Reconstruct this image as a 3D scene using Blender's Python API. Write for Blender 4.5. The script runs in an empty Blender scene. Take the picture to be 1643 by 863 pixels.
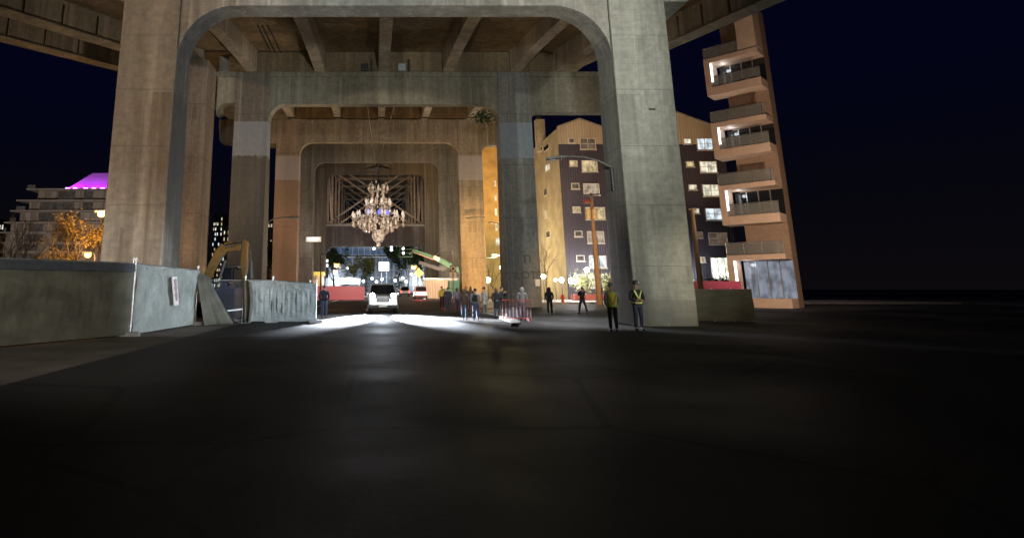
import bpy, bmesh, math, random
from mathutils import Vector, Matrix, noise
random.seed(7)
R = math.radians
C = bpy.context.scene.collection
SC = bpy.context.scene

# ---------------------------------------------------------------- camera
EYE, PITCH, FPX, PCX, PCY = 1.6, R(11.86), 957.0, 603.0, 261.0
FW, FH = 1643.0, 863.0
cam = bpy.data.cameras.new('camera')
camo = bpy.data.objects.new('camera', cam); C.objects.link(camo)
camo.location = (0, 0, EYE); camo.rotation_euler = (R(90) + PITCH, 0, 0)
cam.sensor_fit = 'HORIZONTAL'; cam.sensor_width = 36.0
cam.lens = 36.0 * FPX / FW
cam.shift_x = (FW / 2 - PCX) / FW
cam.shift_y = (PCY - FH / 2) / FW
cam.clip_start = 0.1; cam.clip_end = 6000
SC.camera = camo

# ---------------------------------------------------------------- night sky
world = bpy.data.worlds.new('World'); SC.world = world; world.use_nodes = True
nt = world.node_tree; nt.nodes.clear()
wout = nt.nodes.new('ShaderNodeOutputWorld')
sky = nt.nodes.new('ShaderNodeTexSky'); sky.sky_type = 'NISHITA'; sky.sun_disc = False
sky.sun_elevation = R(-6.0); sky.sun_rotation = R(200)
bg = nt.nodes.new('ShaderNodeBackground'); bg.inputs['Strength'].default_value = 0.05
nt.links.new(sky.outputs['Color'], bg.inputs['Color'])
# city glow over the horizon and the deep blue above it
tc = nt.nodes.new('ShaderNodeTexCoord'); sx = nt.nodes.new('ShaderNodeSeparateXYZ')
rmp = nt.nodes.new('ShaderNodeValToRGB')
e = rmp.color_ramp.elements
e[0].position = 0.0; e[0].color = (0.0042, 0.0034, 0.0042, 1)
e[1].position = 0.55; e[1].color = (0.0005, 0.0010, 0.0080, 1)
m = e.new(0.14); m.color = (0.0022, 0.0022, 0.0054, 1)
m = e.new(0.30); m.color = (0.0009, 0.0016, 0.0100, 1)
nt.links.new(tc.outputs['Generated'], sx.inputs[0]); nt.links.new(sx.outputs['Z'], rmp.inputs[0])
bg2 = nt.nodes.new('ShaderNodeBackground'); bg2.inputs['Strength'].default_value = 0.85
nt.links.new(rmp.outputs['Color'], bg2.inputs['Color'])
ad = nt.nodes.new('ShaderNodeAddShader')
nt.links.new(bg.outputs[0], ad.inputs[0]); nt.links.new(bg2.outputs[0], ad.inputs[1])
nt.links.new(ad.outputs[0], wout.inputs['Surface'])

vs = SC.view_settings
SC.display_settings.display_device = 'sRGB'
vs.view_transform = 'Standard'; vs.look = 'None'; vs.gamma = 1.0; vs.use_curve_mapping = False
vs.exposure = 0.0
SC.cycles.use_denoising = True
SC.cycles.max_bounces = 5; SC.cycles.diffuse_bounces = 3; SC.cycles.glossy_bounces = 3
SC.cycles.transmission_bounces = 4; SC.cycles.transparent_max_bounces = 8
SC.cycles.sample_clamp_indirect = 3.0; SC.cycles.caustics_reflective = False; SC.cycles.caustics_refractive = False
SC.cycles.use_adaptive_sampling = True; SC.cycles.adaptive_threshold = 0.015

# pixel of the photograph -> point in the world (where the thing stands)
cp, sp = math.cos(PITCH), math.sin(PITCH)
def ray(px, py):
    a, b = (px - PCX) / FPX, (PCY - py) / FPX
    return Vector((a, cp - b * sp, sp + b * cp))
def P(px, py, Y):
    d = ray(px, py); return Vector((0, 0, EYE)) + d * (Y / d.y)
def G(px, py, z=0.0):
    d = ray(px, py); return Vector((0, 0, EYE)) + d * ((z - EYE) / d.z)
def D(px, py, z0, k):                        # on the sloped plane Z = z0 + k*(Y-26)
    d = ray(px, py); t = (z0 - 26 * k - EYE) / (d.z - k * d.y); return Vector((0, 0, EYE)) + d * t
def X(px, py, Y): return P(px, py, Y).x
def Z(px, py, Y): return P(px, py, Y).z

# ---------------------------------------------------------------- lamps and added lights of the place
def flood(name, pos, target, E, col, deg=60, blend=0.6, rad=0.35):
    pos, target = Vector(pos), Vector(target); d = target - pos
    l = bpy.data.lights.new(name, 'SPOT'); l.energy = E * 4 * math.pi * d.length_squared
    l.color = col; l.spot_size = R(deg); l.spot_blend = blend; l.shadow_soft_size = rad
    o = bpy.data.objects.new(name, l); C.objects.link(o); o.location = pos
    o.rotation_euler = d.to_track_quat('-Z', 'Y').to_euler(); return o
def bulb(name, pos, watts, col, rad=0.2):
    l = bpy.data.lights.new(name, 'POINT'); l.energy = watts; l.color = col; l.shadow_soft_size = rad
    o = bpy.data.objects.new(name, l); C.objects.link(o); o.location = pos; return o
SODIUM, COOL, WARM, LED = (1.0, .55, .20), (.93, 1.0, .90), (1.0, .70, .42), (.78, .88, 1.0)

# street lamps behind the photographer, sodium left, mercury white right; added fills marked
flood('unseen_warm_light', (-15, -4, 9), (-11, 26, 9.2), 1.95, (1.0, .68, .42), 36, .55)
flood('unseen_white_light', (15.5, -8, 9), (12.4, 26, 9.6), 1.65, (.98, 1.0, .86), 35, .6)
flood('unseen_white_light', (17, -2, 7), (-6, 29, 9), 1.0, (.86, .95, 1.0), 36, .6)
flood('unseen_white_light', (17.5, 12.5, 2.4), (-4.5, 29, 1.1), 4.2, (.74, .85, 1.0), 15, .7)  # added unseen light standing for passing headlamps on the pleated tarp
flood('unseen_white_light', (20, 16, 2.6), (-8.2, 24, 1.4), 3.2, (.78, .88, 1.0), 15, .6)  # added unseen fill that brightens the pale tarp panel
flood('unseen_white_light', (3, -6, 5), (-9, 19, 1.7), 1.5, (1.0, .95, .85), 22, .6)  # added unseen fill on the olive tarp at the left edge
flood('under_deck_fill', (9, 33, 14), (8.5, 31, 0), 6.5, (.95, .95, 1.0), 54, .9)  # added unseen lights below the deck, brighten the strip of road
flood('under_deck_fill', (0, 36, 14), (-.5, 34, 0), 7.0, (.86, .92, 1.0), 50, .9)
flood('unseen_white_light', (18, 3, 5.5), (11.4, 24.5, 1.6), 1.1, (1.0, 1.0, .88), 17, .8)  # added unseen fill on the workers and the column foot
flood('unseen_white_light', (3, 2, 6), (4, 50, 17), .75, (.97, 1.0, .92), 52, .45)
# added unseen warm uplights between the piers, aimed at soffits and columns
for (p, t, E, c, a) in [((-10.6, 28.6, .6), (-3, 40, 20), .30, (1.0, .70, .40), 88),
                        ((11.5, 31, 1.5), (4, 42, 20), .30, (1.0, .72, .40), 120),
                        ((0, 54, 10), (0, 52.5, 23), .0, SODIUM, 120),
                        ((-12.6, 56, 3), (-6, 74, 18), .6, (1.0, .60, .30), 70),
                        ((13, 56, 3), (6, 74, 18), .75, (1.0, .68, .38), 70),
                        ((10.6, 62, 2.6), (13.0, 74, 5), 7.5, (1.0, .56, .19), 70),
                        ((-10.5, 62, 2.0), (-13.0, 74, 5), .9, (1.0, .58, .34), 60),
                        ((-10.5, 80, 3), (-2, 96, 15), .42, (1.0, .76, .58), 80),
                        ((11.5, 80, 3), (7, 96, 15), .5, (1.0, .78, .45), 80),
                        ((-9.5, 100, 3), (-3, 120, 18), .32, (1.0, .76, .64), 80),
                        ((9.5, 100, 3), (3, 120, 18), .36, (1.0, .80, .62), 80),
                        ((-8.5, 128, 16), (0, 150, 22), .16, (1.0, .70, .45), 120),
                        ((8.5, 128, 16), (0, 150, 22), .16, (1.0, .66, .42), 120),
                        ((8.6, 51.8, .5), (-9.4, 51.8, 11), 2.0, (1.0, .76, .52), 66),
                        ((-8.0, 51.8, .5), (9.6, 51.8, 11), .7, (1.0, .70, .42), 66),
                        ((8.2, 75.0, .5), (-9.2, 75, 12), 1.8, (1.0, .72, .46), 70),
                        ((-8.0, 75.0, .5), (9.4, 75, 13), 1.5, (1.0, .68, .40), 70),
                        ((8.2, 96.3, .5), (-9.2, 96.3, 14), 1.0, (1.0, .80, .64), 74),
                        ((-8.0, 96.3, .5), (9.4, 96.3, 14), 1.0, (1.0, .80, .64), 74),
                        ((7.6, 122.7, 1.0), (-9.0, 122.7, 18), 1.3, (1.0, .78, .6), 84),
                        ((-7.6, 122.7, 1.0), (9.0, 122.7, 18), 1.3, (1.0, .78, .6), 84),
                        ((-12.4, 51.0, .5), (-15.2, 49.2, 9), 2.0, (1.0, .68, .38), 70),
                        ((-14.5, 40, 1.5), (-16.0, 51, 10), .8, (1.0, .62, .34), 60)]:
    if E > 0: flood('unseen_warm_light', p, t, E, c, a, .7)

# ---------------------------------------------------------------- materials
MATS = {}
class N:                                      # tiny node helper
    def __init__(s, name):
        s.m = bpy.data.materials.new(name); s.m.use_nodes = True; s.t = s.m.node_tree
        s.b = s.t.nodes['Principled BSDF']; MATS[name] = s.m
    def n(s, typ, **k):
        x = s.t.nodes.new(typ)
        for a, v in k.items(): setattr(x, a, v)
        return x
    def l(s, a, b): s.t.links.new(a, b)
    def pos(s):
        return s.n('ShaderNodeNewGeometry').outputs['Position']
    def noise(s, scale=(1, 1, 1), sc=1.0, det=4, rough=.55, src=None):
        mp = s.n('ShaderNodeMapping'); mp.inputs['Scale'].default_value = scale
        s.l(src or s.pos(), mp.inputs[0])
        t = s.n('ShaderNodeTexNoise'); t.inputs['Scale'].default_value = sc; t.inputs['Detail'].default_value = det
        t.inputs['Roughness'].default_value = rough; s.l(mp.outputs[0], t.inputs['Vector']); return t.outputs['Fac']
    def ramp(s, fac, stops):
        r = s.n('ShaderNodeValToRGB'); el = r.color_ramp.elements
        while len(el) > 1: el.remove(el[-1])
        el[0].position, el[0].color = stops[0][0], (*stops[0][1], 1)
        for p, c in stops[1:]:
            q = el.new(p); q.color = (*c, 1)
        s.l(fac, r.inputs[0]); return r.outputs['Color']
    def mix(s, fac, a, b, mode='MIX'):
        x = s.n('ShaderNodeMix', data_type='RGBA', blend_type=mode)
        for sock, v in ((x.inputs[0], fac), (x.inputs[6], a), (x.inputs[7], b)):
            if isinstance(v, (int, float)): sock.default_value = v
            elif isinstance(v, tuple): sock.default_value = (*v, 1)
            else: s.l(v, sock)
        return x.outputs[2]
    def math(s, op, a, b=0.0):
        x = s.n('ShaderNodeMath', operation=op)
        for i, v in ((0, a), (1, b)):
            if isinstance(v, (int, float)): x.inputs[i].default_value = v
            else: s.l(v, x.inputs[i])
        return x.outputs[0]
    def step(s, v, a, w):
        x = s.n('ShaderNodeMapRange', interpolation_type='SMOOTHSTEP'); s.l(v, x.inputs[0]); x.inputs[1].default_value = a - w; x.inputs[2].default_value = a + w; return x.outputs[0]
    def bump(s, h, st=.3, dist=.02):
        b = s.n('ShaderNodeBump'); b.inputs['Strength'].default_value = st; b.inputs['Distance'].default_value = dist
        s.l(h, b.inputs['Height']); s.l(b.outputs[0], s.b.inputs['Normal'])
    def col(s, c):
        if isinstance(c, tuple): s.b.inputs['Base Color'].default_value = (*c, 1)
        else: s.l(c, s.b.inputs['Base Color'])
    def set(s, rough=.7, metal=0.0, spec=None):
        s.b.inputs['Roughness'].default_value = rough; s.b.inputs['Metallic'].default_value = metal
        if spec is not None: s.b.inputs['Specular IOR Level'].default_value = spec
        return s.m

def plain(name, c, rough=.6, metal=0.0, vary=.25, sc=6.0):
    s = N(name); f = s.noise(sc=sc, det=5)
    lo = tuple(v * (1 - vary) for v in c); hi = tuple(min(1, v * (1 + vary)) for v in c)
    s.col(s.ramp(f, [(.3, lo), (.7, hi)])); return s.set(rough, metal)

def emit(name, c, st, vary=0.0, sc=1.5):
    s = N(name); s.col((.02, .02, .02))
    s.b.inputs['Emission Color'].default_value = (*c, 1); s.b.inputs['Emission Strength'].default_value = st
    if vary:
        f = s.noise(sc=sc, det=3)
        s.l(s.ramp(f, [(.35, tuple(v * (1 - vary) for v in c)), (.65, c)]), s.b.inputs['Emission Color'])
    return s.set(.5)

def concrete(name, base=(.30, .275, .235), z0=13.1, step=2.65, bands=(), dark=.5, hor=False, graff=None):
    s = N(name); pos = s.pos(); sep = s.n('ShaderNodeSeparateXYZ'); s.l(pos, sep.inputs[0]); z = sep.outputs['Z']
    big = s.noise((.25, .25, .12), 1.0, 5, .6)
    streak = s.noise((1.6, 1.6, .05), 1.0, 6, .65)
    fine = s.noise((1, 1, 1), 3.0, 8, .7)
    c = s.ramp(big, [(.32, tuple(v * .66 for v in base)), (.68, tuple(v * 1.12 for v in base))])
    c = s.mix(s.math('MULTIPLY', s.ramp(streak, [(.42, (0, 0, 0)), (.60, (1, 1, 1))]), dark), c, tuple(v * .42 for v in base))
    blot = s.noise((.45, .45, .03), 1.0, 5, .6)
    c = s.mix(s.math('MULTIPLY', s.ramp(blot, [(.50, (0, 0, 0)), (.56, (1, 1, 1))]), dark * 1.15), c, tuple(v * .45 for v in base))
    # pale lime runs
    lime = s.noise((3.2, 3.2, .06), 1.0, 4, .5)
    c = s.mix(s.math('MULTIPLY', s.ramp(lime, [(.60, (0, 0, 0)), (.70, (1, 1, 1))]), .35), c, tuple(min(.75, v * 1.75) for v in base))
    c = s.mix(.8, c, s.ramp(fine, [(.32, (.58, .58, .58)), (.66, (1.06, 1.06, 1.06))]), 'MULTIPLY')
    # shutter boards and pour joints
    brd = s.math('FRACT', s.math('MULTIPLY', z, 1 / .3))
    bl = s.math('LESS_THAN', brd, .10)
    c = s.mix(s.math('MULTIPLY', bl, .16), c, tuple(v * .35 for v in base))
    wob = s.math('MULTIPLY', s.math('SUBTRACT', s.noise((.6, .6, 0), 1.0, 3), .5), .10)
    jt = s.math('FRACT', s.math('DIVIDE', s.math('ADD', s.math('SUBTRACT', z, z0 - 40 * step), wob), step))
    jl = s.math('LESS_THAN', jt, .016)
    c = s.mix(s.math('MULTIPLY', jl, .5), c, tuple(v * .28 for v in base))
    # weathering run below each joint
    run = s.math('MULTIPLY', s.math('GREATER_THAN', jt, .72), s.ramp(s.noise((2.6, 2.6, .1), 1.0, 4), [(.55, (0, 0, 0)), (.62, (1, 1, 1))]))
    c = s.mix(s.math('MULTIPLY', run, .45), c, tuple(v * .36 for v in base))
    for band in bands:          # paint over old graffiti, dark bands, painted light and shade
        a, b, pc, ragged = band[:4]
        edge = s.math('MULTIPLY', s.math('SUBTRACT', s.noise((2.2, 2.2, .02), 1.0, 4), .5), ragged)
        zz = s.math('ADD', z, edge)
        f = s.math('MULTIPLY', s.math('GREATER_THAN', zz if ragged >= 0 else z, a), s.math('LESS_THAN', zz if ragged < 0 else z, b)); fac = .66
        if len(band) > 4:                     # stain and painted shade kept to one strip, with a wandering edge
            fac = band[6]; xx = s.math('ADD', sep.outputs['X'], s.math('MULTIPLY', s.math('SUBTRACT', s.noise((1.5, 1.5, .22), 1.0, 6, .7), .5), band[7] if len(band) > 7 else 0.0))
            soft = .02 if len(band) < 8 else .22
            f = s.math('MULTIPLY', f, s.math('MULTIPLY', s.step(xx, band[4], soft), s.math('SUBTRACT', 1.0, s.step(xx, band[5], soft))))
            f = s.math('MULTIPLY', f, s.math('ADD', .35, s.math('MULTIPLY', .65, s.ramp(s.noise((2.4, 2.4, .10), 1.0, 6, .7), [(.40, (0, 0, 0)), (.56, (1, 1, 1))]))))
        c = s.mix(s.math('MULTIPLY', f, fac), c, s.mix(.5, pc, s.ramp(fine, [(.3, (.7, .7, .7)), (.7, (1, 1, 1))]), 'MULTIPLY'))
    s.col(c)
    s.bump(s.math('ADD', s.math('MULTIPLY', fine, .5), s.math('MULTIPLY', bl, -.25)), .35, .03)
    return s.set(.88, spec=.25)

# ---------------------------------------------------------------- mesh building
class MB:
    def __init__(s): s.v = []; s.f = []; s.mi = []; s.cur = 0
    def add(s, vs, fs):
        o = len(s.v); s.v += [Vector(v) for v in vs]
        for f in fs: s.f.append([i + o for i in f]); s.mi.append(s.cur)
        return s
    def hexa(s, a):                             # 8 points: bottom 4 ccw, top 4 ccw
        return s.add(a, [(3, 2, 1, 0), (4, 5, 6, 7), (0, 1, 5, 4), (1, 2, 6, 5), (2, 3, 7, 6), (3, 0, 4, 7)])
    def box(s, x0, x1, y0, y1, z0, z1):
        return s.hexa([(x0, y0, z0), (x1, y0, z0), (x1, y1, z0), (x0, y1, z0), (x0, y0, z1), (x1, y0, z1), (x1, y1, z1), (x0, y1, z1)])
    def bar(s, a, b, w, h, up=(0, 0, 1)):       # rectangular bar from a to b
        a, b = Vector(a), Vector(b); d = (b - a).normalized(); u = Vector(up)
        if abs(d.dot(u)) > .98: u = Vector((0, 1, 0))
        r = d.cross(u).normalized() * w / 2; u = r.cross(d).normalized() * h / 2
        return s.hexa([a - r - u, a + r - u, b + r - u, b - r - u, a - r + u, a + r + u, b + r + u, b - r + u])
    def tube(s, pts, rad, n=8, cap=True):
        pts = [Vector(p) for p in pts]
        rads = rad if isinstance(rad, (list, tuple)) else [rad] * len(pts)
        o = len(s.v); prev = None
        for i, p in enumerate(pts):
            d = (pts[min(i + 1, len(pts) - 1)] - pts[max(i - 1, 0)])
            d = d.normalized() if d.length > 1e-9 else Vector((0, 0, 1))
            ref = Vector((0, 0, 1)) if abs(d.z) < .9 else Vector((1, 0, 0))
            if prev is not None and prev.cross(d).length > .05: ref = prev
            u = d.cross(ref).normalized(); w = u.cross(d); prev = w.cross(Vector((0, 0, 0))) if False else ref
            for k in range(n):
                a = 2 * math.pi * k / n; s.v.append(p + (u * math.cos(a) + w * math.sin(a)) * rads[i])
        for i in range(len(pts) - 1):
            for k in range(n):
                a, b = o + i * n + k, o + i * n + (k + 1) % n
                s.f.append([a, b, b + n, a + n]); s.mi.append(s.cur)
        if cap:
            s.f.append([o + k for k in range(n)][::-1]); s.mi.append(s.cur)
            e = o + (len(pts) - 1) * n; s.f.append([e + k for k in range(n)]); s.mi.append(s.cur)
        return s
    def lathe(s, prof, c=(0, 0, 0), n=12, sx=1.0, sy=1.0):
        c = Vector(c); o = len(s.v)
        for r, z in prof:
            for k in range(n):
                a = 2 * math.pi * k / n; s.v.append(c + Vector((r * sx * math.cos(a), r * sy * math.sin(a), z)))
        for i in range(len(prof) - 1):
            for k in range(n):
                a, b = o + i * n + k, o + i * n + (k + 1) % n
                s.f.append([a, b, b + n, a + n]); s.mi.append(s.cur)
        s.f.append([o + k for k in range(n)][::-1]); s.mi.append(s.cur)
        e = o + (len(prof) - 1) * n; s.f.append([e + k for k in range(n)]); s.mi.append(s.cur)
        return s
    def ball(s, c, r, n=10, sx=1, sy=1, sz=1):
        pr = [(max(1e-4, r * math.sin(math.pi * i / 6)), -r * sz * math.cos(math.pi * i / 6)) for i in range(7)]
        return s.lathe(pr, c, n, sx, sy)
    def prism(s, poly, y0, y1):                 # polygon in XZ, extruded along Y
        n = len(poly)
        vs = [(x, y0, z) for x, z in poly] + [(x, y1, z) for x, z in poly]
        fs = [list(range(n)), list(range(2 * n - 1, n - 1, -1))] + [[i, i + n, (i + 1) % n + n, (i + 1) % n] for i in range(n)]
        return s.add(vs, fs)
    def prismx(s, poly, x0, x1):                # polygon in YZ, extruded along X
        n = len(poly)
        vs = [(x0, y, z) for y, z in poly] + [(x1, y, z) for y, z in poly]
        fs = [list(range(n)), list(range(2 * n - 1, n - 1, -1))] + [[i, i + n, (i + 1) % n + n, (i + 1) % n] for i in range(n)]
        return s.add(vs, fs)
    def xf(s, M):
        s.v = [M @ v for v in s.v]; return s
    def build(s, name, mats, parent=None, smooth=False, bevel=0.0, local=False):
        me = bpy.data.meshes.new(name); o = bpy.data.objects.new(name, me)
        if parent is None:
            if local: org = Vector((0, 0, 0))
            else:
                xs = [v.x for v in s.v]; ys = [v.y for v in s.v]
                org = Vector(((min(xs) + max(xs)) / 2, (min(ys) + max(ys)) / 2, min(v.z for v in s.v)))
            o.location = org
        else:
            org = Vector((0, 0, 0)) if local else wloc(parent)
            o.parent = parent
        me.from_pydata([v - org for v in s.v], [], s.f)
        for mt in (mats if isinstance(mats, (list, tuple)) else [mats]): me.materials.append(mt)
        me.polygons.foreach_set('material_index', s.mi)
        bm = bmesh.new(); bm.from_mesh(me); bmesh.ops.recalc_face_normals(bm, faces=bm.faces); bm.to_mesh(me); bm.free()
        if smooth: me.polygons.foreach_set('use_smooth', [True] * len(me.polygons))
        me.update(); C.objects.link(o)
        if bevel:
            b = o.modifiers.new('bevel', 'BEVEL'); b.width = bevel; b.segments = 2; b.limit_method = 'ANGLE'
        return o
def wloc(o):
    v = Vector(o.location)
    while o.parent: o = o.parent; v += Vector(o.location)
    return v
def tag(o, label, cat, group=None, kind=None):
    if label: o['label'] = label
    if cat: o['category'] = cat
    if group: o['group'] = group
    if kind: o['kind'] = kind
    return o
def thing(name, label, cat, loc, group=None, rz=0.0):
    o = bpy.data.objects.new(name, None); o.empty_display_size = .3; C.objects.link(o)
    o.location = loc; o.rotation_euler = (0, 0, rz); return tag(o, label, cat, group)
def struct(o, label=None):
    o['kind'] = 'structure'
    if label: o['label'] = label
    return o
def copy_tree(o, parent=None):
    c = o.copy(); C.objects.link(c); c.parent = parent
    for ch in list(o.children): copy_tree(ch, c)
    return c

# shared materials
ASPHALT = N('asphalt')
_f = ASPHALT.noise((1, 1, 1), 14, 8, .75); _b = ASPHALT.noise((.18, .18, .18), 1, 5)
ASPHALT.col(ASPHALT.mix(.6, ASPHALT.ramp(_b, [(.35, (.024, .024, .025)), (.65, (.044, .043, .042))]), ASPHALT.ramp(_f, [(.3, (.55, .55, .55)), (.7, (1, 1, 1))]), 'MULTIPLY'))
_vo = ASPHALT.n('ShaderNodeTexVoronoi', feature='DISTANCE_TO_EDGE'); _vo.inputs['Scale'].default_value = .22; _wv = ASPHALT.n('ShaderNodeMapping'); ASPHALT.l(ASPHALT.pos(), _wv.inputs[0]); _nz = ASPHALT.n('ShaderNodeTexNoise'); _nz.inputs['Scale'].default_value = .9; _va = ASPHALT.n('ShaderNodeVectorMath', operation='ADD'); ASPHALT.l(_wv.outputs[0], _va.inputs[0]); ASPHALT.l(_nz.outputs['Color'], _va.inputs[1]); ASPHALT.l(_va.outputs[0], _vo.inputs['Vector'])
_ck = ASPHALT.math('LESS_THAN', _vo.outputs['Distance'], .012)
ASPHALT.col(ASPHALT.mix(ASPHALT.math('MULTIPLY', _ck, .75), ASPHALT.b.inputs['Base Color'].links[0].from_socket, (.008, .008, .008)))
ASPHALT.bump(_f, .4, .01); _r = ASPHALT.ramp(_b, [(.4, (.60, .60, .60)), (.62, (.82, .82, .82))]); ASPHALT.l(_r, ASPHALT.b.inputs['Roughness'])
ASPHALT.b.inputs['Specular IOR Level'].default_value = .18; M_ASPH = ASPHALT.m
M_PAVE = plain('paving_concrete', (.26, .25, .235), .85, sc=2.0)
M_DIRT = plain('bare_earth', (.10, .08, .06), .95, sc=.8, vary=.4)
M_PAINT = plain('road_paint', (.62, .62, .60), .6, sc=9)
M_STEEL = plain('galvanised_steel', (.42, .43, .44), .42, .8)
M_LAMP = plain('lamp_grey_paint', (.09, .09, .085), .55, .4)
M_DARK = plain('dark_metal', (.035, .035, .04), .5, .3)
M_BLACK = plain('black_rubber', (.02, .02, .02), .7)
M_WHITE = plain('white_paint', (.75, .75, .73), .5, vary=.06)
M_GLASSD = N('dark_glass'); M_GLASSD.col((.012, .014, .018)); M_GLASSD = M_GLASSD.set(.06)
M_YEL = plain('yellow_machine_paint', (.11, .066, .015), .45, vary=.2, sc=3)
M_GREEN = plain('green_machine_paint', (.02, .10, .045), .45, vary=.15)
M_RED = plain('red_paint', (.50, .035, .03), .45, vary=.15)
M_WOOD = N('weathered_wood'); _f = M_WOOD.noise((9, 9, .7), 1.0, 6, .7)
M_WOOD.col(M_WOOD.ramp(_f, [(.3, (.14, .09, .05)), (.7, (.36, .26, .16))])); M_WOOD.bump(_f, .5, .02); M_WOOD = M_WOOD.set(.85)
L_SOD = emit('sodium_lamp_glow', (1, .55, .13), 7); L_COOL = emit('white_lamp_glow', (.86, .93, 1), 60)
L_WARM = emit('warm_lamp_glow', (1, .86, .45), 45); L_TAIL = emit('tail_lamp_glow', (1, .03, .02), 14)
# ================================================================ ground and roads
g = MB(); g.add([(-600, -80, -.008), (600, -80, -.008), (600, 640, -.008), (-600, 640, -.008)], [(0, 1, 2, 3)])
struct(g.build('ground', M_DIRT))
rd = MB(); rd.add([(-6.3, -60, 0), (60, -60, 0), (60, 66, 0), (11, 66, 0), (11, 260, 0), (-8.5, 260, 0), (-8.5, 36, 0), (-6.3, 30, 0)], [tuple(range(8))])
struct(rd.build('road', M_ASPH))
# pavement in front of the apartment block with its kerb
pv = MB(); pv.box(15.5, 60, 63, 77.9, -.05, .14); pv.box(15.2, 15.5, 62.7, 77.9, -.05, .15); pv.box(15.5, 60, 62.7, 63, -.05, .15)
struct(pv.build('pavement', M_PAVE, bevel=.02))
# curved kerb that ends in the roadway by the onlookers
kb = MB(); pts = [G(x, y) for x, y in [(752, 503.5), (775, 506), (796, 509.5), (812, 513.5), (824, 517.5), (830, 521), (826, 524)]]
for a, b in zip(pts[:-1], pts[1:]): kb.bar(a + Vector((0, 0, .05)), b + Vector((0, 0, .05)), .30, .20)
struct(kb.build('kerb', M_PAVE))
mk = MB()
for y in range(35, 120, 9): mk.box(-.75, -.60, y, y + 4, .002, .006)
mk.box(-5.2, -5.08, 31, 120, .002, .006)
struct(mk.build('road_markings', M_PAINT))

# ================================================================ bridge bents
GZ, GK = 17.8, .11                                # underside of the girders
def gz(y): return GZ + GK * (y - 26)
def column(root, x0, x1, Y, ztop, t0, t1, mt, name='column', flare=.0):
    m = MB(); rows = 5; xc = (x0 + x1) / 2
    for i in range(rows):
        za, zb = ztop * i / rows, ztop * (i + 1) / rows
        ta, tb = t0 + (t1 - t0) * i / rows, t0 + (t1 - t0) * (i + 1) / rows
        m.hexa([(x0, Y, za), (x1, Y, za), (x1, Y + ta, za), (x0, Y + ta, za), (x0, Y, zb), (x1, Y, zb), (x1, Y + tb, zb), (x0, Y + tb, zb)]) if False else None
    vs = []; fs = []
    for i in range(rows + 1):
        z = ztop * i / rows; t = t0 + (t1 - t0) * i / rows
        vs += [(x0, Y, z), (x1, Y, z), (x1, Y + t, z), (x0, Y + t, z)]
    for i in range(rows):
        b = 4 * i
        for k in range(4): fs.append((b + k, b + (k + 1) % 4, b + 4 + (k + 1) % 4, b + 4 + k))
    fs += [(3, 2, 1, 0), (4 * rows, 4 * rows + 1, 4 * rows + 2, 4 * rows + 3)]
    m.add(vs, fs); return m.build(name, mt, root, bevel=.06)
def beam(root, xa, xb, Y, zs, zt, rad, t, mt, name='crossbeam', ra=None, rb=None):
    """beam between faces xa and xb with curved haunches down into the columns"""
    ra = rad if ra is None else ra; rb = rad if rb is None else rb
    n = 12; low = []                               # lower outline from left to right (x, z)
    def arc(xc, zc, r, a0, a1):
        return [(xc + r * math.cos(a0 + (a1 - a0) * i / n), zc + r * math.sin(a0 + (a1 - a0) * i / n)) for i in range(n + 1)] if r else [(xc, zc)]
    L = arc(xa + ra, zs - ra, ra, math.pi, math.pi / 2); Rr = arc(xb - rb, zs - rb, rb, math.pi / 2, 0)
    low = [(xa + .0, zs)] if not ra else L
    low = low + ([(xb, zs)] if not rb else Rr)
    m = MB(); vs = []; fs = []
    for x, z in low:
        k = max(0, min(1, (zs - z) / max(rad, .01))); tt = t + .55 * k
        vs += [(x, Y, z), (x, Y, zt), (x, Y + tt, zt), (x, Y + tt, z)]
    for i in range(len(low) - 1):
        b = 4 * i
        for k in range(4): fs.append((b + k, b + (k + 1) % 4, b + 4 + (k + 1) % 4, b + 4 + k))
    fs += [(0, 1, 2, 3), tuple(4 * (len(low) - 1) + k for k in (3, 2, 1, 0))]
    m.add(vs, fs); return m.build(name, mt, root, bevel=.05)

PAINT_G = (.25, .265, .30); PAINT_B = (.24, .30, .37); PAINT_L = (.33, .31, .33)
C1L = concrete('concrete_warm', (.32, .285, .235), bands=[(0, 10.35, (.115, .085, .058), 0, -10.25, -9.3, .80, .9), (0, 10.38, (.105, .10, .092), 0, -9.245, -9.0, .62), (1.0, 4.1, (.08, .055, .035), -.6, -11.2, -10.92, .8, .25), (0, 9.9, (.11, .08, .055), .8, -10.78, -10.5, .7, .5)], dark=.42)
C1R = concrete('concrete_pale', (.34, .335, .295), bands=[(0, 1.1, (.20, .19, .17), 1.2), (0, 7.4, (.115, .112, .10), -1.0, 10.99, 11.72, .72, .5), (7.9, 10.25, (.10, .097, .08), 0, 11.2, 11.8, .7, .25), (0, 10.25, (.14, .138, .12), 0, 10.99, 11.2, .6, .3), (0, 10.3, (.135, .098, .07), -.8, 10.0, 10.985, .8), (10.3, 30, (.20, .165, .14), 0, 10.0, 10.985, .6)], dark=.40)  # inner-face bands put that face's shade into the concrete colour
C1B = concrete('concrete_beam', (.30, .28, .25), dark=.5)
def bz(y, Y): return Z(603, y, Y)
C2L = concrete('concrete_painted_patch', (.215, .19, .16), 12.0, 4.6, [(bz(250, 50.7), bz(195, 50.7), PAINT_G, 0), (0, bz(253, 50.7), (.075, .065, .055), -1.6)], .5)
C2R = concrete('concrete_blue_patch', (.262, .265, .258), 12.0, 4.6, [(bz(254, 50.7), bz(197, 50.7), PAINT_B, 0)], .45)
C2B = concrete('concrete_olive', (.25, .24, .195), 12.0, 4.6, [], .42)
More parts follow.
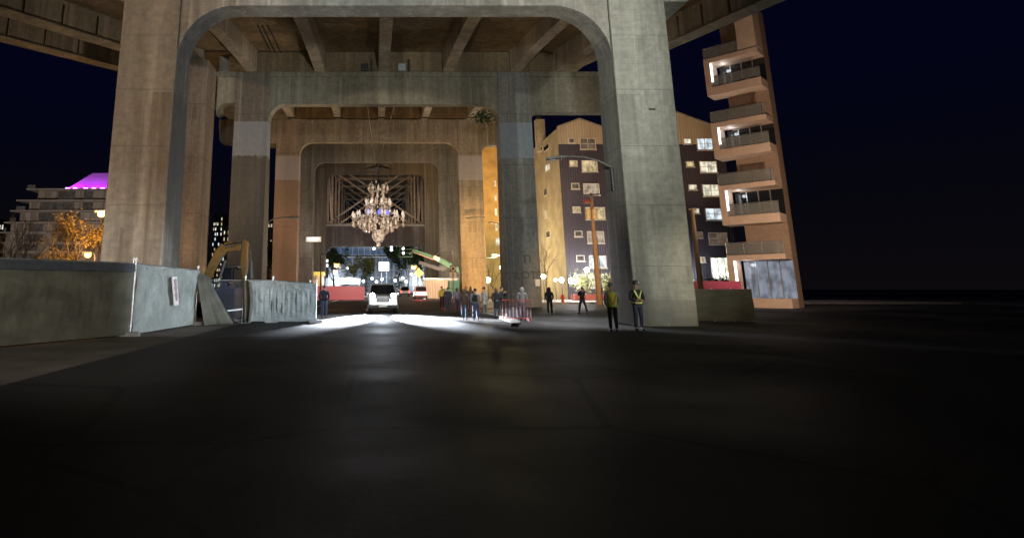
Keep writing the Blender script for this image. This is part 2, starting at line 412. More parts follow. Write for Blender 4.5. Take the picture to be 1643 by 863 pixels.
C3 = concrete('concrete_brown', (.30, .255, .20), 14.0, 4.4, [(bz(289, 74), bz(250, 74), PAINT_L, 0)], .5)
C3L = concrete('concrete_red_lit', (.30, .235, .18), 14.0, 4.4, [(bz(289, 74), bz(250, 74), PAINT_L, 0), (0, bz(291, 74), (.25, .17, .125), 0)], .35)  # reddish base and lower band carry orange lamplight in the colour
C4 = concrete('concrete_far', (.22, .195, .165), 15, 4.4, [], .5)
CSL = concrete('deck_concrete', (.23, .18, .115), 13, 60, [], .55)
CGD = concrete('girder_concrete', (.36, .33, .28), 13, 60, [], .45)

BENTS = []
def bent(Y, lo, li, ri, ro, yref, ys, yt, rad, mats, t=(2.4, 1.7), tb=1.1, label='', ztop=None):
    root = thing('bridge_bent', label, 'bridge pier', (X((li + ri) / 2, yref, Y), Y, 0), 'concrete bents carrying the bridge')
    zs = Z(603, ys, Y); zt = Z(603, yt, Y) if ztop is None else ztop
    xs = [X(v, yref, Y) for v in (lo, li, ri, ro)]
    column(root, xs[0], xs[1], Y, zt, t[0], t[1], mats[0]); column(root, xs[2], xs[3], Y, zt, t[0], t[1], mats[1])
    beam(root, xs[1], xs[2], Y + .15, zs, zt - .42, rad, tb, mats[2])
    c = MB(); c.box(xs[1] + .004, xs[2] - .004, Y + .02, Y + tb + .5, zt - .42, zt + .02); c.build('beam_cap', mats[2], root, bevel=.04)
    BENTS.append((root, xs, zs, zt, Y)); return root, xs, zs, zt
# nearest bent
b1, x1, zs1, zt1 = bent(26, 175.5, 271.5, 998, 1092.5, 250, 7, 0, 2.6, (C1L, C1R, C1B), (2.5, 1.75), 1.25,
    'nearest concrete bent, a pale right column and warm lit left column framing the whole view', ztop=17.9)
ar = MB(); ar.prism([(x1[3], 14.9), (x1[3] + 1.2, 14.9), (x1[3] + 2.3, 16.1), (x1[3] + 2.3, 17.9), (x1[3], 17.9)], 26.15, 28.3); ar.build('cantilever_arm', C1R, b1, bevel=.05)
al = MB(); al.prism([(x1[0], 14.9), (x1[0], 17.9), (x1[0] - 5.5, 17.9), (x1[0] - 5.5, 16.4)], 26.15, 28.0); al.build('cantilever_arm', C1L, b1, bevel=.05)
# second bent, with the twin outer column on the left and a long arm on the right
Y2 = 50.7
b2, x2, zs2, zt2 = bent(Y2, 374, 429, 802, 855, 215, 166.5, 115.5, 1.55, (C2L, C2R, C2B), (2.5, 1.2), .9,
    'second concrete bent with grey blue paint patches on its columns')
xr = X(1012, 180, Y2); beam(b2, x2[3], xr, Y2 + .15, Z(603, 179.5, Y2), zt2 - .42, .6, 1.0, C2B, 'side_beam', ra=.7, rb=0)
c = MB(); c.box(x2[3], xr + .2, Y2 + .02, Y2 + 1.5, zt2 - .42, zt2 + .02); c.build('beam_cap', C2B, b2)
xo0, xo1 = X(214, 250, Y2 - 3), X(325, 250, Y2 - 3)
C2O = concrete('concrete_outer_brown', (.24, .20, .165), 12, 4.6, [], .5)  # one brown tone for the whole outer column
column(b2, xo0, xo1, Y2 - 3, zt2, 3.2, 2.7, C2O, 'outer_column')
beam(b2, xo1 + .004, x2[0] - .01, Y2 + .15, Z(603, 165, Y2), zt2 - .42, .9, 1.0, C2B, 'side_beam', ra=1.0, rb=0)
c = MB(); c.box(xo0, x2[0] - .01, Y2 + .02, Y2 + 1.5, zt2 - .41, zt2 + .015); c.build('beam_cap', C2B, b2)
# third bent
Y3 = 74.0
b3, x3, zs3, zt3 = bent(Y3, 442, 480, 735.5, 774, 260, 228, 192.5, 1.6, (C3L, C3, C3), (2.5, 1.2), .85,
    'third concrete bent, its right column lit bright orange by a sodium lamp')
beam(b3, x3[3], X(830, 235, Y3), Y3 + .15, Z(603, 233, Y3), zt3 - .42, .6, 1.0, C3, 'side_beam', ra=1.0, rb=0)
xl = X(350, 210, Y3); za, zb = Z(603, 228, Y3), Z(603, 191, Y3)
m = MB(); m.prism([(xl + .35, za), (x3[0], za - .2), (x3[0], zb), (xl, zb), (xl, za + 2.3), (xl + .2, za + .4)], Y3 + .1, Y3 + 2.0); m.build('cantilever_arm', C3, b3, bevel=.05)
# fourth and fifth
Y4, Y5 = 95.5, 122.0
b4, x4, zs4, zt4 = bent(Y4, 471, 504, 703, 736, 290, 260, 231, 1.7, (C4, C4, C4), (2.4, 1.6), .8, 'fourth concrete bent, dim brown, with a pale light box on its left column')
b5, x5, zs5, zt5 = bent(Y5, 495, 523.5, 680, 708, 300, 280, 254, 1.6, (C4, C4, C4), (2.4, 1.8), .8, 'farthest concrete bent behind the chandelier, with a low strut wall across it')
za, zb = Z(603, 395, Y5), Z(603, 362.5, Y5); CST = concrete('concrete_strut', (.13, .115, .12), 15, 44, [], .5)
beam(b5, x5[1] + .004, x5[2] - .004, Y5 + .2, za, zb, 2.2, .9, CST, 'strut', ra=2.2, rb=2.2)
c = MB(); c.box(x5[1] + .006, x5[2] - .006, Y5 + .1, Y5 + 1.3, zb, zb + .25); c.build('strut_ledge', M_PAVE, b5)

# ================================================================ deck, girders
deck = thing('bridge_deck', 'brown concrete bridge deck overhead, its slab carried on long girders between the bents', 'bridge deck', (0, 26, 17.8))
def edge_line(pa, pb):
    a, b = D(*pa, GZ, GK), D(*pb, GZ, GK); return a, b
la, lb = edge_line((0, 62), (190, 110)); ra_, rb_ = edge_line((1200, 18), (1075, 73))
l2a, l2b = edge_line((0, 18), (190, 76))
def xat(a, b, y): return a.x + (b.x - a.x) * (y - a.y) / (b.y - a.y)
SL = 2.0
sl = MB()
outl = [(-4, None), (10, None), (26, None), (51.8, None)]
rows = []
for y in (-12, 0, 12, 26, 38, 51.5):
    rows.append((xat(la, lb, y) - .9, xat(ra_, rb_, y) + .9, y))
for y in (56, 75, 96, 123.5): rows.append((X(340, 190, 74) - 1, X(860, 190, 74), y))
vs = []; fs = []
for (xa, xb, y) in rows:
    z = gz(y) + SL; vs += [(xa, y, z), (xb, y, z), (xb, y, z + .6), (xa, y, z + .6)]
for i in range(len(rows) - 1):
    b = 4 * i
    for k in range(4): fs.append((b + k, b + (k + 1) % 4, b + 4 + (k + 1) % 4, b + 4 + k))
fs += [(3, 2, 1, 0), tuple(4 * (len(rows) - 1) + k for k in range(4))]
sl.add(vs, fs); sl.build('slab', CSL, deck)
def girder(xa, ya, xb, yb, w=.95, name='girder', top=SL, haunch=.55):
    m = MB(); n = 8; vs = []; fs = []
    d = Vector((xb - xa, yb - ya, 0)).normalized(); r = Vector((d.y, -d.x, 0)) * w / 2
    for i in range(n + 1):
        t = i / n; x, y = xa + (xb - xa) * t, ya + (yb - ya) * t
        lift = haunch * (1 - abs(2 * t - 1) ** 2.2)
        z = gz(y) + lift + .03
        for sgn, zz in ((-1, z), (1, z), (1, gz(y) + top), (-1, gz(y) + top)):
            vs.append((x + r.x * sgn, y + r.y * sgn, zz))
    for i in range(n):
        b = 4 * i
        for k in range(4): fs.append((b + k, b + (k + 1) % 4, b + 4 + (k + 1) % 4, b + 4 + k))
    fs += [(3, 2, 1, 0), tuple(4 * n + k for k in range(4))]
    m.add(vs, fs); return m.build(name, CGD, deck, bevel=.03)
GX2 = [X(p, 115, Y2 - .0) for p in (404, 513.5, 616, 719, 827, 899)]
GX1 = [GX2[0] - 1.3, GX2[1] - .35, GX2[2], GX2[3] + .5, GX2[4] + 1.4, GX2[5] + 2.6]
for a, b in zip(GX1, GX2): girder(a, 27.0, b, Y2 - .01)
for x in GX2[:5]:
    girder(x, Y2 + .9, x * .985, Y3 - .01, .9); girder(x * .985, Y3 + .9, x * .97, Y4, .9); girder(x * .97, Y4 + .9, x * .95, Y5, .9)
girder(X(362, 175, Y2 + 3), Y2 + 1.6, X(352, 190, Y3), Y3, .9)
# the outer girders that flare out to the ramps (stiffened, with a pale bottom flange)
def edge_girder(a, b, y0, y1, w=.8, flange=True):
    g = girder(xat(a, b, y0), y0, xat(a, b, y1), y1, w, 'edge_girder', SL, 0)
    m = MB(); k = 0; y = y0 + 1.2
    while y < y1:
        x = xat(a, b, y); z = gz(y)
        m = MB(); m.box(x - w / 2 - .14, x + w / 2 + .14, y - .05, y + .05, z + .05, z + 1.7); y += 2.4
        m.build('stiffener', CGD, deck)
    f = MB(); pa = Vector((xat(a, b, y0), y0, gz(y0) + .0)); pb = Vector((xat(a, b, y1), y1, gz(y1) + .0))
    f.bar(pa, pb, w + .5, .10); f.build('flange', CGD, deck)
edge_girder(la, lb, -6, Y2 - .1); edge_girder(l2a, l2b, -6, Y2 - .1); edge_girder(ra_, rb_, -6, Y2 - .1)
# end diaphragms between the girders on top of the second and third bents
for (yy, xs) in ((Y2 + .25, GX2), (Y3 + .25, [x * .985 for x in GX2[:5]])):
    m = MB()
    for a, b in zip(xs[:-1], xs[1:]): m.box(a + .48, b - .48, yy, yy + .4, gz(yy) - .1, gz(yy) + SL)
    m.build('diaphragm', CSL, deck)
# conduits under the slab, left side
for px in (440, 447, 456):
    m = MB(); a = D(px - 26, 42, GZ + 1.9, GK); b = D(px + 6, 108, GZ + 1.9, GK); m.tube([a, b], .045, 6); m.build('conduit', M_DARK, deck)

# ================================================================ steel truss span beyond the fifth bent
tr = thing('steel_truss_span', 'brown steel truss span with crossed bracing seen through the farthest bent', 'truss span', (0, 124, 0))
M_TRUSS = plain('truss_steel', (.22, .175, .14), .6, .2, .35, 2)
zb0, zt0 = zb + .4, zt5 + 1.0
xl_, xr_ = x5[1] + .1, x5[2] - .1
ys = [126, 138, 150, 162, 174, 186]
for y in ys:
    m = MB()
    for x in (xl_, xr_): m.bar((x, y, zb0), (x, y, zt0), .5, .5)
    for sx in (xl_, xr_): 
        m.bar((sx + (1.6 if sx < 0 else -1.6), y, zb0), (sx + (1.6 if sx < 0 else -1.6), y, zt0), .25, .35)
    m.bar((xl_, y, zt0 - .3), (xr_, y, zt0 - .3), .4, .6); m.bar((xl_, y, zb0 + .3), (xr_, y, zb0 + .3), .4, .5)
    m.bar((xl_, y, zb0 + .5), (xr_, y, zt0 - .5), .35, .35); m.bar((xl_, y + .4, zt0 - .5), (xr_, y + .4, zb0 + .5), .35, .35)
    m.build('sway_frame', M_TRUSS, tr)
for x in (xl_, xr_):
    for z in (zb0, zt0):
        m = MB(); m.bar((x, 124.4, z), (x, 187, z), .6, .6); m.build('chord', M_TRUSS, tr)
    m = MB()
    for a, b in zip(ys[:-1], ys[1:]): m.bar((x, a, zb0), (x, b, zt0), .3, .35) if (a // 12) % 2 else m.bar((x, a, zt0), (x, b, zb0), .3, .35)
    m.build('side_bracing', M_TRUSS, tr)
m = MB()
for i in range(7):
    x = xl_ + (xr_ - xl_) * i / 6; m.bar((x, 124.4, zt0 + .4), (x, 187, zt0 + .4), .25, .6)
m.build('stringer', M_TRUSS, tr)
m = MB(); m.box(xl_ - 1.5, xr_ + 1.5, 124.4, 190, zt0 + .75, zt0 + 1.1); m.build('truss_deck', C4, tr)

# graffiti and small fixings on the columns
def text(body, size, loc, rot, mt, name, parent, ext=.004):
    cu = bpy.data.curves.new('lettering', 'FONT'); cu.body = body; cu.size = size; cu.extrude = ext; cu.align_x = 'CENTER'; cu.align_y = 'CENTER'
    o = bpy.data.objects.new('lettering', cu); C.objects.link(o); bpy.context.view_layer.update()
    me = bpy.data.meshes.new_from_object(o.evaluated_get(bpy.context.evaluated_depsgraph_get())); bpy.data.objects.remove(o)
    w = bpy.data.objects.new(name, me); C.objects.link(w); me.materials.clear(); me.materials.append(mt)
    if parent: w.parent = parent; w.location = Vector(loc) - wloc(parent)
    else: w.location = loc
    w.rotation_euler = rot; return w
M_SPRAY = plain('black_spray_paint', (.085, .088, .09), .7)
p = P(848, 442, Y2); text('LOTS', .92, (p.x, Y2 - .012, p.z), (R(90), 0, 0), M_SPRAY, 'graffiti', b2)
p = P(846, 413, Y2); text('n', 1.5, (p.x, Y2 - .012, p.z), (R(90), 0, 0), M_SPRAY, 'graffiti', b2)
p = P(862.5, 453.5, Y2); m = MB(); m.box(p.x - .19, p.x + .19, Y2 - .04, Y2 - .005, p.z - .28, p.z + .28)
tag(m.build('notice', M_WHITE), 'small white notice fixed to the blue patched column', 'notice')
p = P(1046, 176, 26); m = MB(); m.box(p.x - .14, p.x + .14, 25.94, 26.005, p.z - .03, p.z + .04); m.build('anchor_plate', M_DARK, b1)
# ================================================================ apartment block on the right
def siding(name, c, step=.32, rough=.55):
    s = N(name); sep = s.n('ShaderNodeSeparateXYZ'); s.l(s.pos(), sep.inputs[0])
    u = s.math('ADD', sep.outputs['X'], sep.outputs['Y'])
    w = s.math('PINGPONG', u, step / 2); f = s.noise((.3, .3, .1), 1.0, 5)
    base = s.ramp(f, [(.3, tuple(v * .75 for v in c)), (.7, tuple(v * 1.15 for v in c))])
    s.col(s.mix(s.math('MULTIPLY', s.math('LESS_THAN', w, step * .07), .45), base, tuple(v * .35 for v in c)))
    s.bump(w, .8, .3); return s.set(rough)
S_DARK = siding('violet_grey_siding', (.055, .044, .060)); S_CREAM = siding('cream_siding', (.50, .40, .28), .36)
S_SIDE = plain('ochre_stucco', (.37, .30, .20), .85, sc=.6); M_TRIM = plain('window_trim', (.62, .56, .48), .5)
M_BRICKW = plain('beige_render', (.42, .36, .27), .85, sc=1.2)
def winmat(name, c, st):
    s = N(name); s.col((.03, .03, .03)); f = s.noise((1.3, 1.3, .9), 1.3, 3); g2 = s.noise((6, 6, .15), 1.0, 2)
    cc = s.ramp(f, [(.36, tuple(v * .35 for v in c)), (.6, c)])
    cc = s.mix(.45, cc, s.ramp(g2, [(.4, (.55, .55, .55)), (.6, (1, 1, 1))]), 'MULTIPLY')
    s.l(cc, s.b.inputs['Emission Color']); s.b.inputs['Emission Strength'].default_value = st; return s.set(.15)
W_WARM = winmat('lit_window_warm', (1, .78, .42), .85); W_PALE = winmat('lit_window_pale', (1, .93, .72), 1.15)
W_COOL = winmat('lit_window_cool', (.80, .92, 1.0), 1.3); W_CURT = winmat('curtained_window', (1, .78, .58), .55)
W_DIM = winmat('dim_window', (.75, .50, .34), .20); W_SHOP = winmat('lit_shop_window', (.95, 1.0, .82), 2.6)
def window(root, x0, x1, z0, z1, Y, mt, nx=2, ny=2, fr=.09):
    m = MB(); yf = Y - .07
    m.box(x0, x0 + fr, yf, Y + .02, z0, z1); m.box(x1 - fr, x1, yf, Y + .02, z0, z1)
    m.box(x0 + fr, x1 - fr, yf, Y + .02, z0, z0 + fr); m.box(x0 + fr, x1 - fr, yf, Y + .02, z1 - fr, z1)
    for i in range(1, nx): x = x0 + (x1 - x0) * i / nx; m.box(x - fr * .4, x + fr * .4, yf + .01, Y + .02, z0 + fr, z1 - fr)
    for j in range(1, ny):
        z = z0 + (z1 - z0) * j / ny
        for i in range(nx):
            a = x0 + (x1 - x0) * i / nx + fr * .42; b = x0 + (x1 - x0) * (i + 1) / nx - fr * .42
            m.box(a, b, yf + .012, Y + .02, z - fr * .35, z + fr * .35)
    w = m.build('window', M_TRIM, root)
    p = MB(); p.box(x0 + fr * .5, x1 - fr * .5, Y - .022, Y - .006, z0 + fr * .5, z1 - fr * .5); p.build('pane', mt, w)
    s = MB(); s.box(x0 - .08, x1 + .08, Y - .14, Y - .001, z0 - .10, z0 - .012); s.build('sill', M_TRIM, w); return w
YA = 78.0
def pz(px, py, Y=YA): p = P(px, py, Y); return (p.x, p.z)
ap = thing('apartment_building', 'dark violet metal clad apartment block with cream gables and an ochre side wall', 'apartment building', (X(900, 480, YA), YA, 0))
xL = pz(897, 232)[0]; xR = pz(1176, 350)[0]; zc = Z(900, 231.5, YA)
m = MB(); m.box(xL, xR, YA, YA + .4, 0, zc); m.build('front_wall', S_DARK, ap)
gp = [pz(897, 205), pz(929.5, 192.5), pz(968, 206), pz(1010, 214), pz(1040, 204), pz(1077, 179), pz(1143, 203), pz(1168, 214)]
gp[0] = (xL, gp[0][1]); gp[-1] = (xR, gp[-1][1])
m = MB(); m.prism([(xL, zc + .004)] + gp + [(xR, zc + .004)], YA - .02, YA + .4); m.build('gable_wall', S_CREAM, ap)
m = MB()
for a, b in zip(gp[:-1], gp[1:]): m.bar((a[0], YA + .2, a[1] + .12), (b[0], YA + .2, b[1] + .12), .7, .22)
m.build('roof_edge', plain('roof_flashing', (.30, .25, .2), .5), ap)
ztop = gp[0][1]
m = MB(); m.box(xL - .02, xL + .4, YA + .4, 134, 0, ztop); m.build('side_wall', S_SIDE, ap)
m = MB(); m.box(xL + .41, xR, YA + .41, 134, ztop - 1.2, ztop - .9); m.build('roof', M_DARK, ap)
m = MB(); c = P(866, 206, YA + 9); m.box(c.x - .65, c.x + .65, YA + 8.4, YA + 9.6, ztop - 1.3, P(866, 193, YA + 9).z); ch = m.build('chimney', M_BRICKW, ap)
m = MB(); m.lathe([(.35, 0), (.35, .4), (.5, .42), (.5, .5)], (c.x, YA + 9, P(866, 193, YA + 9).z), 10); m.build('chimney_cap', M_DARK, ch)
smalls = [(912, 921, 222, 230, W_DIM), (914, 926, 257.5, 266.5, W_WARM), (917, 929, 294, 303.5, W_DIM), (919, 931, 331.5, 341, W_WARM), (922, 934, 370.5, 380, W_DIM), (925, 937.5, 409.5, 419, W_DIM),
          (1097, 1108.5, 222.5, 231.5, W_PALE), (1101, 1113, 259, 268, W_WARM), (1105, 1117.5, 296, 305, W_PALE), (1110, 1121.5, 334, 343, W_PALE), (1114, 1127, 372, 382, W_DIM), (1119, 1131, 412, 421, W_WARM)]
larges = [(931, 955, 222, 240, W_DIM), (934, 958, 257.5, 276, W_WARM), (936.5, 961, 294.5, 313, W_CURT), (940, 970, 332.5, 352.5, W_WARM), (943, 968.5, 371, 390.5, W_CURT), (946, 972, 410, 430, W_COOL),
          (1119, 1142, 222, 241, W_COOL), (1123.5, 1149, 259, 277.5, W_PALE), (1128, 1153, 296, 315.5, W_PALE), (1133, 1159, 334, 353.5, W_COOL), (1138, 1166, 373, 392.5, W_DIM)]
for (a, b, t, bo, mt) in smalls:
    p, q = P(a, bo, YA), P(b, t, YA); window(ap, p.x, q.x, p.z, q.z, YA - (.02 if t < 235 else 0), mt, 1, 1)
for (a, b, t, bo, mt) in larges:
    p, q = P(a, bo, YA), P(b, t, YA); window(ap, p.x, q.x, p.z, q.z, YA - (.02 if t < 235 else 0), mt)
p, q = P(1143, 449, YA), P(1175, 413, YA); window(ap, p.x, q.x - .2, p.z, q.z, YA, W_SHOP, 3, 2)
p, q = P(1079, 449, YA), P(1112, 425, YA); window(ap, p.x, q.x - .2, p.z, q.z, YA, W_COOL, 3, 1)
p, q = P(925, 462, YA), P(968, 440, YA); window(ap, p.x, q.x, p.z, q.z, YA, W_PALE, 4, 1)
def side_x(px, py):
    d = ray(px, py); t = (xL - .02) / d.x; return Vector((0, 0, EYE)) + d * t
for (px, py, mt, w, h) in [(879, 269, W_PALE, .9, .75), (876, 308, W_DIM, .8, .9), (875, 344, W_WARM, .55, 1.0), (877, 237, M_GLASSD, 1.2, .6), (868, 240, M_GLASSD, .8, .5), (880, 376, W_DIM, .8, .8)]:
    p = side_x(px, py); m = MB(); m.box(xL - .08, xL - .021, p.y - w - .15, p.y + w + .15, p.z - h / 2 - .1, p.z + h / 2 + .1); w_ = m.build('window', M_TRIM, ap)
    k = MB(); k.box(xL - .10, xL - .082, p.y - w, p.y + w, p.z - h / 2, p.z + h / 2); k.build('pane', mt, w_)
bulb('led_wall_light', P(941, 433, YA) + Vector((0, -3.4, 0)), 1000, LED, .15)
flood('unseen_warm_light', (14.5, 58, 4), (xL, 84, 14), .62, (1.0, .72, .36), 90, .7)
flood('unseen_warm_light', (19, 60, 10), (28, 78, 24), .75, (1.0, .66, .40), 70, .8)
flood('unseen_warm_light', (37, 60, 10), (42, 78, 23), .9, (1.0, .66, .40), 70, .8)
bulb('shop_light', P(1105, 440, YA) + Vector((0, -2.2, 0)), 600, LED, .3)

# tall warm building farther along the side street
YB = 112.0
tb = thing('warehouse_building', 'tall orange lit building seen in the gap beside the brightest column', 'warehouse', (X(800, 470, YB), YB, 0))
xa, xb = X(766, 350, YB), X(850, 350, YB); zt = Z(785, 240, YB)
m = MB(); m.prism([(xa, 0), (xb, 0), (xb, zt - 2.5), ((xa + xb) / 2, zt + 1.2), (xa, zt)], YB, YB + 24); m.build('wall', plain('ochre_render', (.50, .36, .17), .85, sc=.5), tb)
m = MB(); m.bar((xa - .3, YB + 12, zt + .12), ((xa + xb) / 2, YB + 12, zt + 1.32), 25, .2); m.build('roof', M_DARK, tb)
for i, (t, b) in enumerate([(290, 299), (312, 322.5), (334, 346), (358, 370), (381, 393)]):
    p, q = P(792.5 + i * .7, b, YB), P(796 + i * .7 + (5 if i == 4 else 0), t, YB); window(tb, p.x, q.x, p.z, q.z, YB, W_PALE, 1, 1, .06)
flood('unseen_warm_light', (20, 94, 16), (23, YB, 24), 2.6, (1.0, .55, .14), 100, .8)
flood('lamp_light', (22, 100, 5), (23, YB, 7), 1.0, (.95, 1.0, .55), 100, .8)

# ================================================================ condominium with box balconies, far right
A = R(48); U = Vector((math.cos(A), -math.sin(A), 0)); V = Vector((math.sin(A), math.cos(A), 0))
O = P(1128, 97, 52.0); O.z = 0
S_PEACH = plain('peach_panel', (.60, .47, .39), .6, vary=.1, sc=1.5)
s = N('balcony_glass'); s.col((.28, .30, .30)); s.b.inputs['Alpha'].default_value = .45; M_BGL = s.set(.12)
co = thing('condominium_tower', 'peach condominium corner with projecting box balconies and glass railings', 'apartment building', O + V * 3)
def lb(m, u0, u1, v0, v1, z0, z1):
    q = [O + U * a + V * b for a, b in ((u0, v0), (u1, v0), (u1, v1), (u0, v1))]
    return m.hexa([Vector((p.x, p.y, z0)) for p in q] + [Vector((p.x, p.y, z1)) for p in q])
UE = 4.35
zz = lambda y: P(1140, y, 52.0).z
m = MB(); lb(m, 1.1, UE, 1.9, 3.4, 0, zz(30)); m.build('core_wall', plain('condo_core', (.30, .22, .17), .7), co)
m = MB(); lb(m, 2.9, UE, .02, 1.89, zz(95) + .004, zz(28)); m.build('upper_bay', S_PEACH, co)
W_DOOR = winmat('dim_cool_door', (.7, .8, 1.0), .35)
L_STRIP = emit('balcony_strip_light', (.92, .96, 1), 4)
def rail(z0, z1, v=.06, u0=.0, u1=UE):
    r = MB(); r_ = [O + U * u0 + V * v, O + U * u1 + V * v]
    up = Vector((0, 0, 1))
    r.bar(r_[0] + up * z1, r_[1] + up * z1, .07, .06); r.bar(r_[0] + up * (z0 + .06), r_[1] + up * (z0 + .06), .05, .05)
    k = u0 + .04
    while k < u1: a = O + U * k + V * v; r.bar(a + up * z0, a + up * (z1 - .03), .05, .05); k += 1.35
    o = r.build('balustrade', M_STEEL, co); gq = MB(); lb(gq, u0 + .05, u1 - .02, v - .008, v + .008, z0 + .1, z1 - .05); gq.build('glass_panel', M_BGL, o)
mods = [(97, 155), (199, 255), (299, 362), (410, 470)]
for i, (t, b) in enumerate(mods):
    z1, z0 = zz(t), zz(b) if i < 3 else 0
    oz0, oz1 = (z0 + .75, z1 - .42); bx = MB()
    lb(bx, 0, UE, 0, 1.9, z1 - .42, z1); lb(bx, 0, UE, 0, 1.9, z0, oz0); lb(bx, 0, .48, 0, 1.9, oz0 + .002, z1 - .422)
    bo = bx.build('balcony_box', S_PEACH, co)
    st = MB(); lb(st, .49, .62, .10, .22, oz0 + (.5 if i < 3 else 1.0), oz1 - .05); st.build('light_strip', L_STRIP, bo)
    d = MB(); lb(d, .7, UE, 1.86, 1.895, oz0, oz1 - .1); d.build('glazing', M_GLASSD if i < 3 else W_DOOR, bo)
    for uu in (1.6, 2.5, 3.4):
        d = MB(); lb(d, uu - .04, uu + .04, 1.82, 1.86, oz0, oz1 - .1); d.build('mullion', M_STEEL, bo)
    if i < 3: rail(oz0, oz0 + 1.0, .12, .5)
    rail(z1 + .01, z1 + 1.05)
    q = O + U * 1.2 + V * 1.2; bulb('balcony_light', (q.x, q.y, oz1 - .35), 15, (.9, .95, 1), .15)
flood('unseen_warm_light', (29, 36, 6), O + U * 2 + Vector((0, 0, 10)), 2.3, (1.0, .70, .47), 110, .6)

# crimson hoarding and dark tarp fence in front of it
YH = 47.0
m = MB(); p, q = P(1117, 463, YH), P(1176, 451, YH); m.box(p.x - .4, q.x + .6, YH, YH + .12, 0, q.z)
tag(m.build('hoarding', plain('crimson_board', (.30, .03, .10), .6)), 'crimson board hoarding behind the dark tarp fence at the condominium', 'hoarding')
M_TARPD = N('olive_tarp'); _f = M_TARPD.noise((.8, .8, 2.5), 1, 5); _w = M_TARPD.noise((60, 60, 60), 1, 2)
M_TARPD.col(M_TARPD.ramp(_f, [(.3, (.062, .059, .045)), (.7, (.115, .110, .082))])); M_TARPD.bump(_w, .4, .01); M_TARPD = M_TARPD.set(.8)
M_TARPB = N('pale_grey_tarp'); _f = M_TARPB.noise((1.2, 1.2, 1.2), 1, 6, .65); _w = M_TARPB.noise((5, 5, 7), 1, 8, .75)  # pale grey cloth with random tone
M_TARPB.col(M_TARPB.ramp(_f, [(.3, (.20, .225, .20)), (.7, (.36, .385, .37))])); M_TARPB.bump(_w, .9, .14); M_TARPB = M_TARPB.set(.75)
def tarp(a, b, z0a, z1a, z1b, amp, seed, nu=40, nv=18, fold=0.0, sag=.0):
    """wrinkled cloth hung between points a and b"""
    a, b = Vector(a), Vector(b); d = b - a; nrm = Vector((d.y, -d.x, 0)).normalized(); m = MB(); vs = []; fs = []; L = d.length
    for i in range(nu + 1):
        t = i / nu
        for j in range(nv + 1):
            s_ = j / nv; zt_ = z1a + (z1b - z1a) * t - sag * math.sin(math.pi * ((t * max(1, round(L / 2.4))) % 1)) ** 2
            p = a + d * t; z = z0a + (zt_ - z0a) * s_
            w = noise.noise(Vector((t * L * 1.1 + seed, z * .9, seed))) + .5 * noise.noise(Vector((t * L * 2.7, z * 1.9, seed + 9)))
            mask = max(0.0, min(1, (s_ - .12) / .2)) * max(0.0, min(1, (.86 - s_) / .2))
            pl_ = fold * mask * .024 * (.35 + 1.1 * abs(noise.noise(Vector((t * L * 1.9, seed, z))))) * (math.sin(t * L * 27 + 3 * noise.noise(Vector((t * L * .8, z * .5, seed)))) + .5 * math.sin(t * L * 47 + z * 1.5))
            w += .28 * noise.noise(Vector((t * L * 6, z * 4.5, seed + 4)))
            p = p + nrm * (amp * w * (.35 + .65 * math.sin(math.pi * min(1, s_ * 1.05))) + pl_); p.z = z; vs.append(p)
    for i in range(nu):
        for j in range(nv): q = i * (nv + 1) + j; fs.append((q, q + nv + 1, q + nv + 2, q + 1))
    m.add(vs, fs); return m
fr = thing('tarp_fence', 'dark olive tarp fence at the foot of the pale right column', 'fence', G(1160, 513) * 1.0)
a, b = Vector((X(1118, 513, 30), 30, 0)), Vector((X(1212, 512, 30.6), 30.6, 0)); zt = Z(1150, 464.5, 30)
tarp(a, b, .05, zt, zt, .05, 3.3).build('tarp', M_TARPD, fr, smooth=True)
for t in (0, .33, .66, 1):
    p = a + (b - a) * t; m = MB(); m.tube([(p.x, p.y + .12, 0), (p.x, p.y + .12, zt + .06)], .03, 8); m.build('post', M_STEEL, fr)
m = MB(); m.tube([a + Vector((0, .06, zt)), b + Vector((0, .06, zt))], .025, 6); m.build('top_rail', M_STEEL, fr)

# ================================================================ stepped hotel with a purple lit crown, far left
YS = 150.0
ho = thing('terraced_building', 'pale terraced building with stepped floors below a purple lit roof crown', 'apartment building', (X(100, 460, YS), YS, 0))
M_PANEL = siding('grey_white_panel', (.34, .31, .28), 3.0); M_SLABE = plain('slab_edge', (.36, .33, .31), .7)
W_HOT = winmat('curtained_hotel_glass', (.62, .50, .42), .07)
lv = [(304, 322, 62, 48), (322, 338.5, 48, 32), (338.5, 357, 33, 22), (357, 373, 18, 12), (373, 389, 10, 4), (389, 404, 6, -2), (404, 420, 6, -4)]
xe = X(210, 350, YS)
for i, (t, b, xw, xs_) in enumerate(lv):
    z1, z0 = Z(100, t, YS), Z(100, b, YS); x0, x2_ = X(xw, t, YS), X(xs_, t, YS)
    m = MB(); m.box(x0, xe, YS, YS + 30, z0, z1 - .36); m.build('storey_wall', M_PANEL, ho)
    m = MB(); m.box(x2_, xe + .5, YS - 1.6, YS + 30, z1 - .35, z1); m.build('floor_slab', M_SLABE, ho)
    for (wa, wb) in ([(95, 122), (136, 150)], [(65, 120), (134, 150)], [(63, 88), (100, 130)], [(47, 70), (90, 120)], [(40, 70), (90, 130)], [(30, 60), (80, 120)], [(30, 70), (80, 130)])[i]:
        p, q = X(wa, t, YS), X(wb, t, YS); mm = MB(); mm.box(p, q, YS - .12, YS - .01, z0 + .25, z1 - .5); mm.build('window_band', W_HOT, ho)
    if i < 5:
        m = MB(); m.box(x2_ + .2, x0 - .1, YS - 1.5, YS - 1.46, z0 + .02, z0 + 1.0) if i else m.box(x2_ + .2, x0 - .1, YS - 1.5, YS - 1.46, z1 + .02, z1 + .9); m.build('terrace_rail', M_BGL, ho)
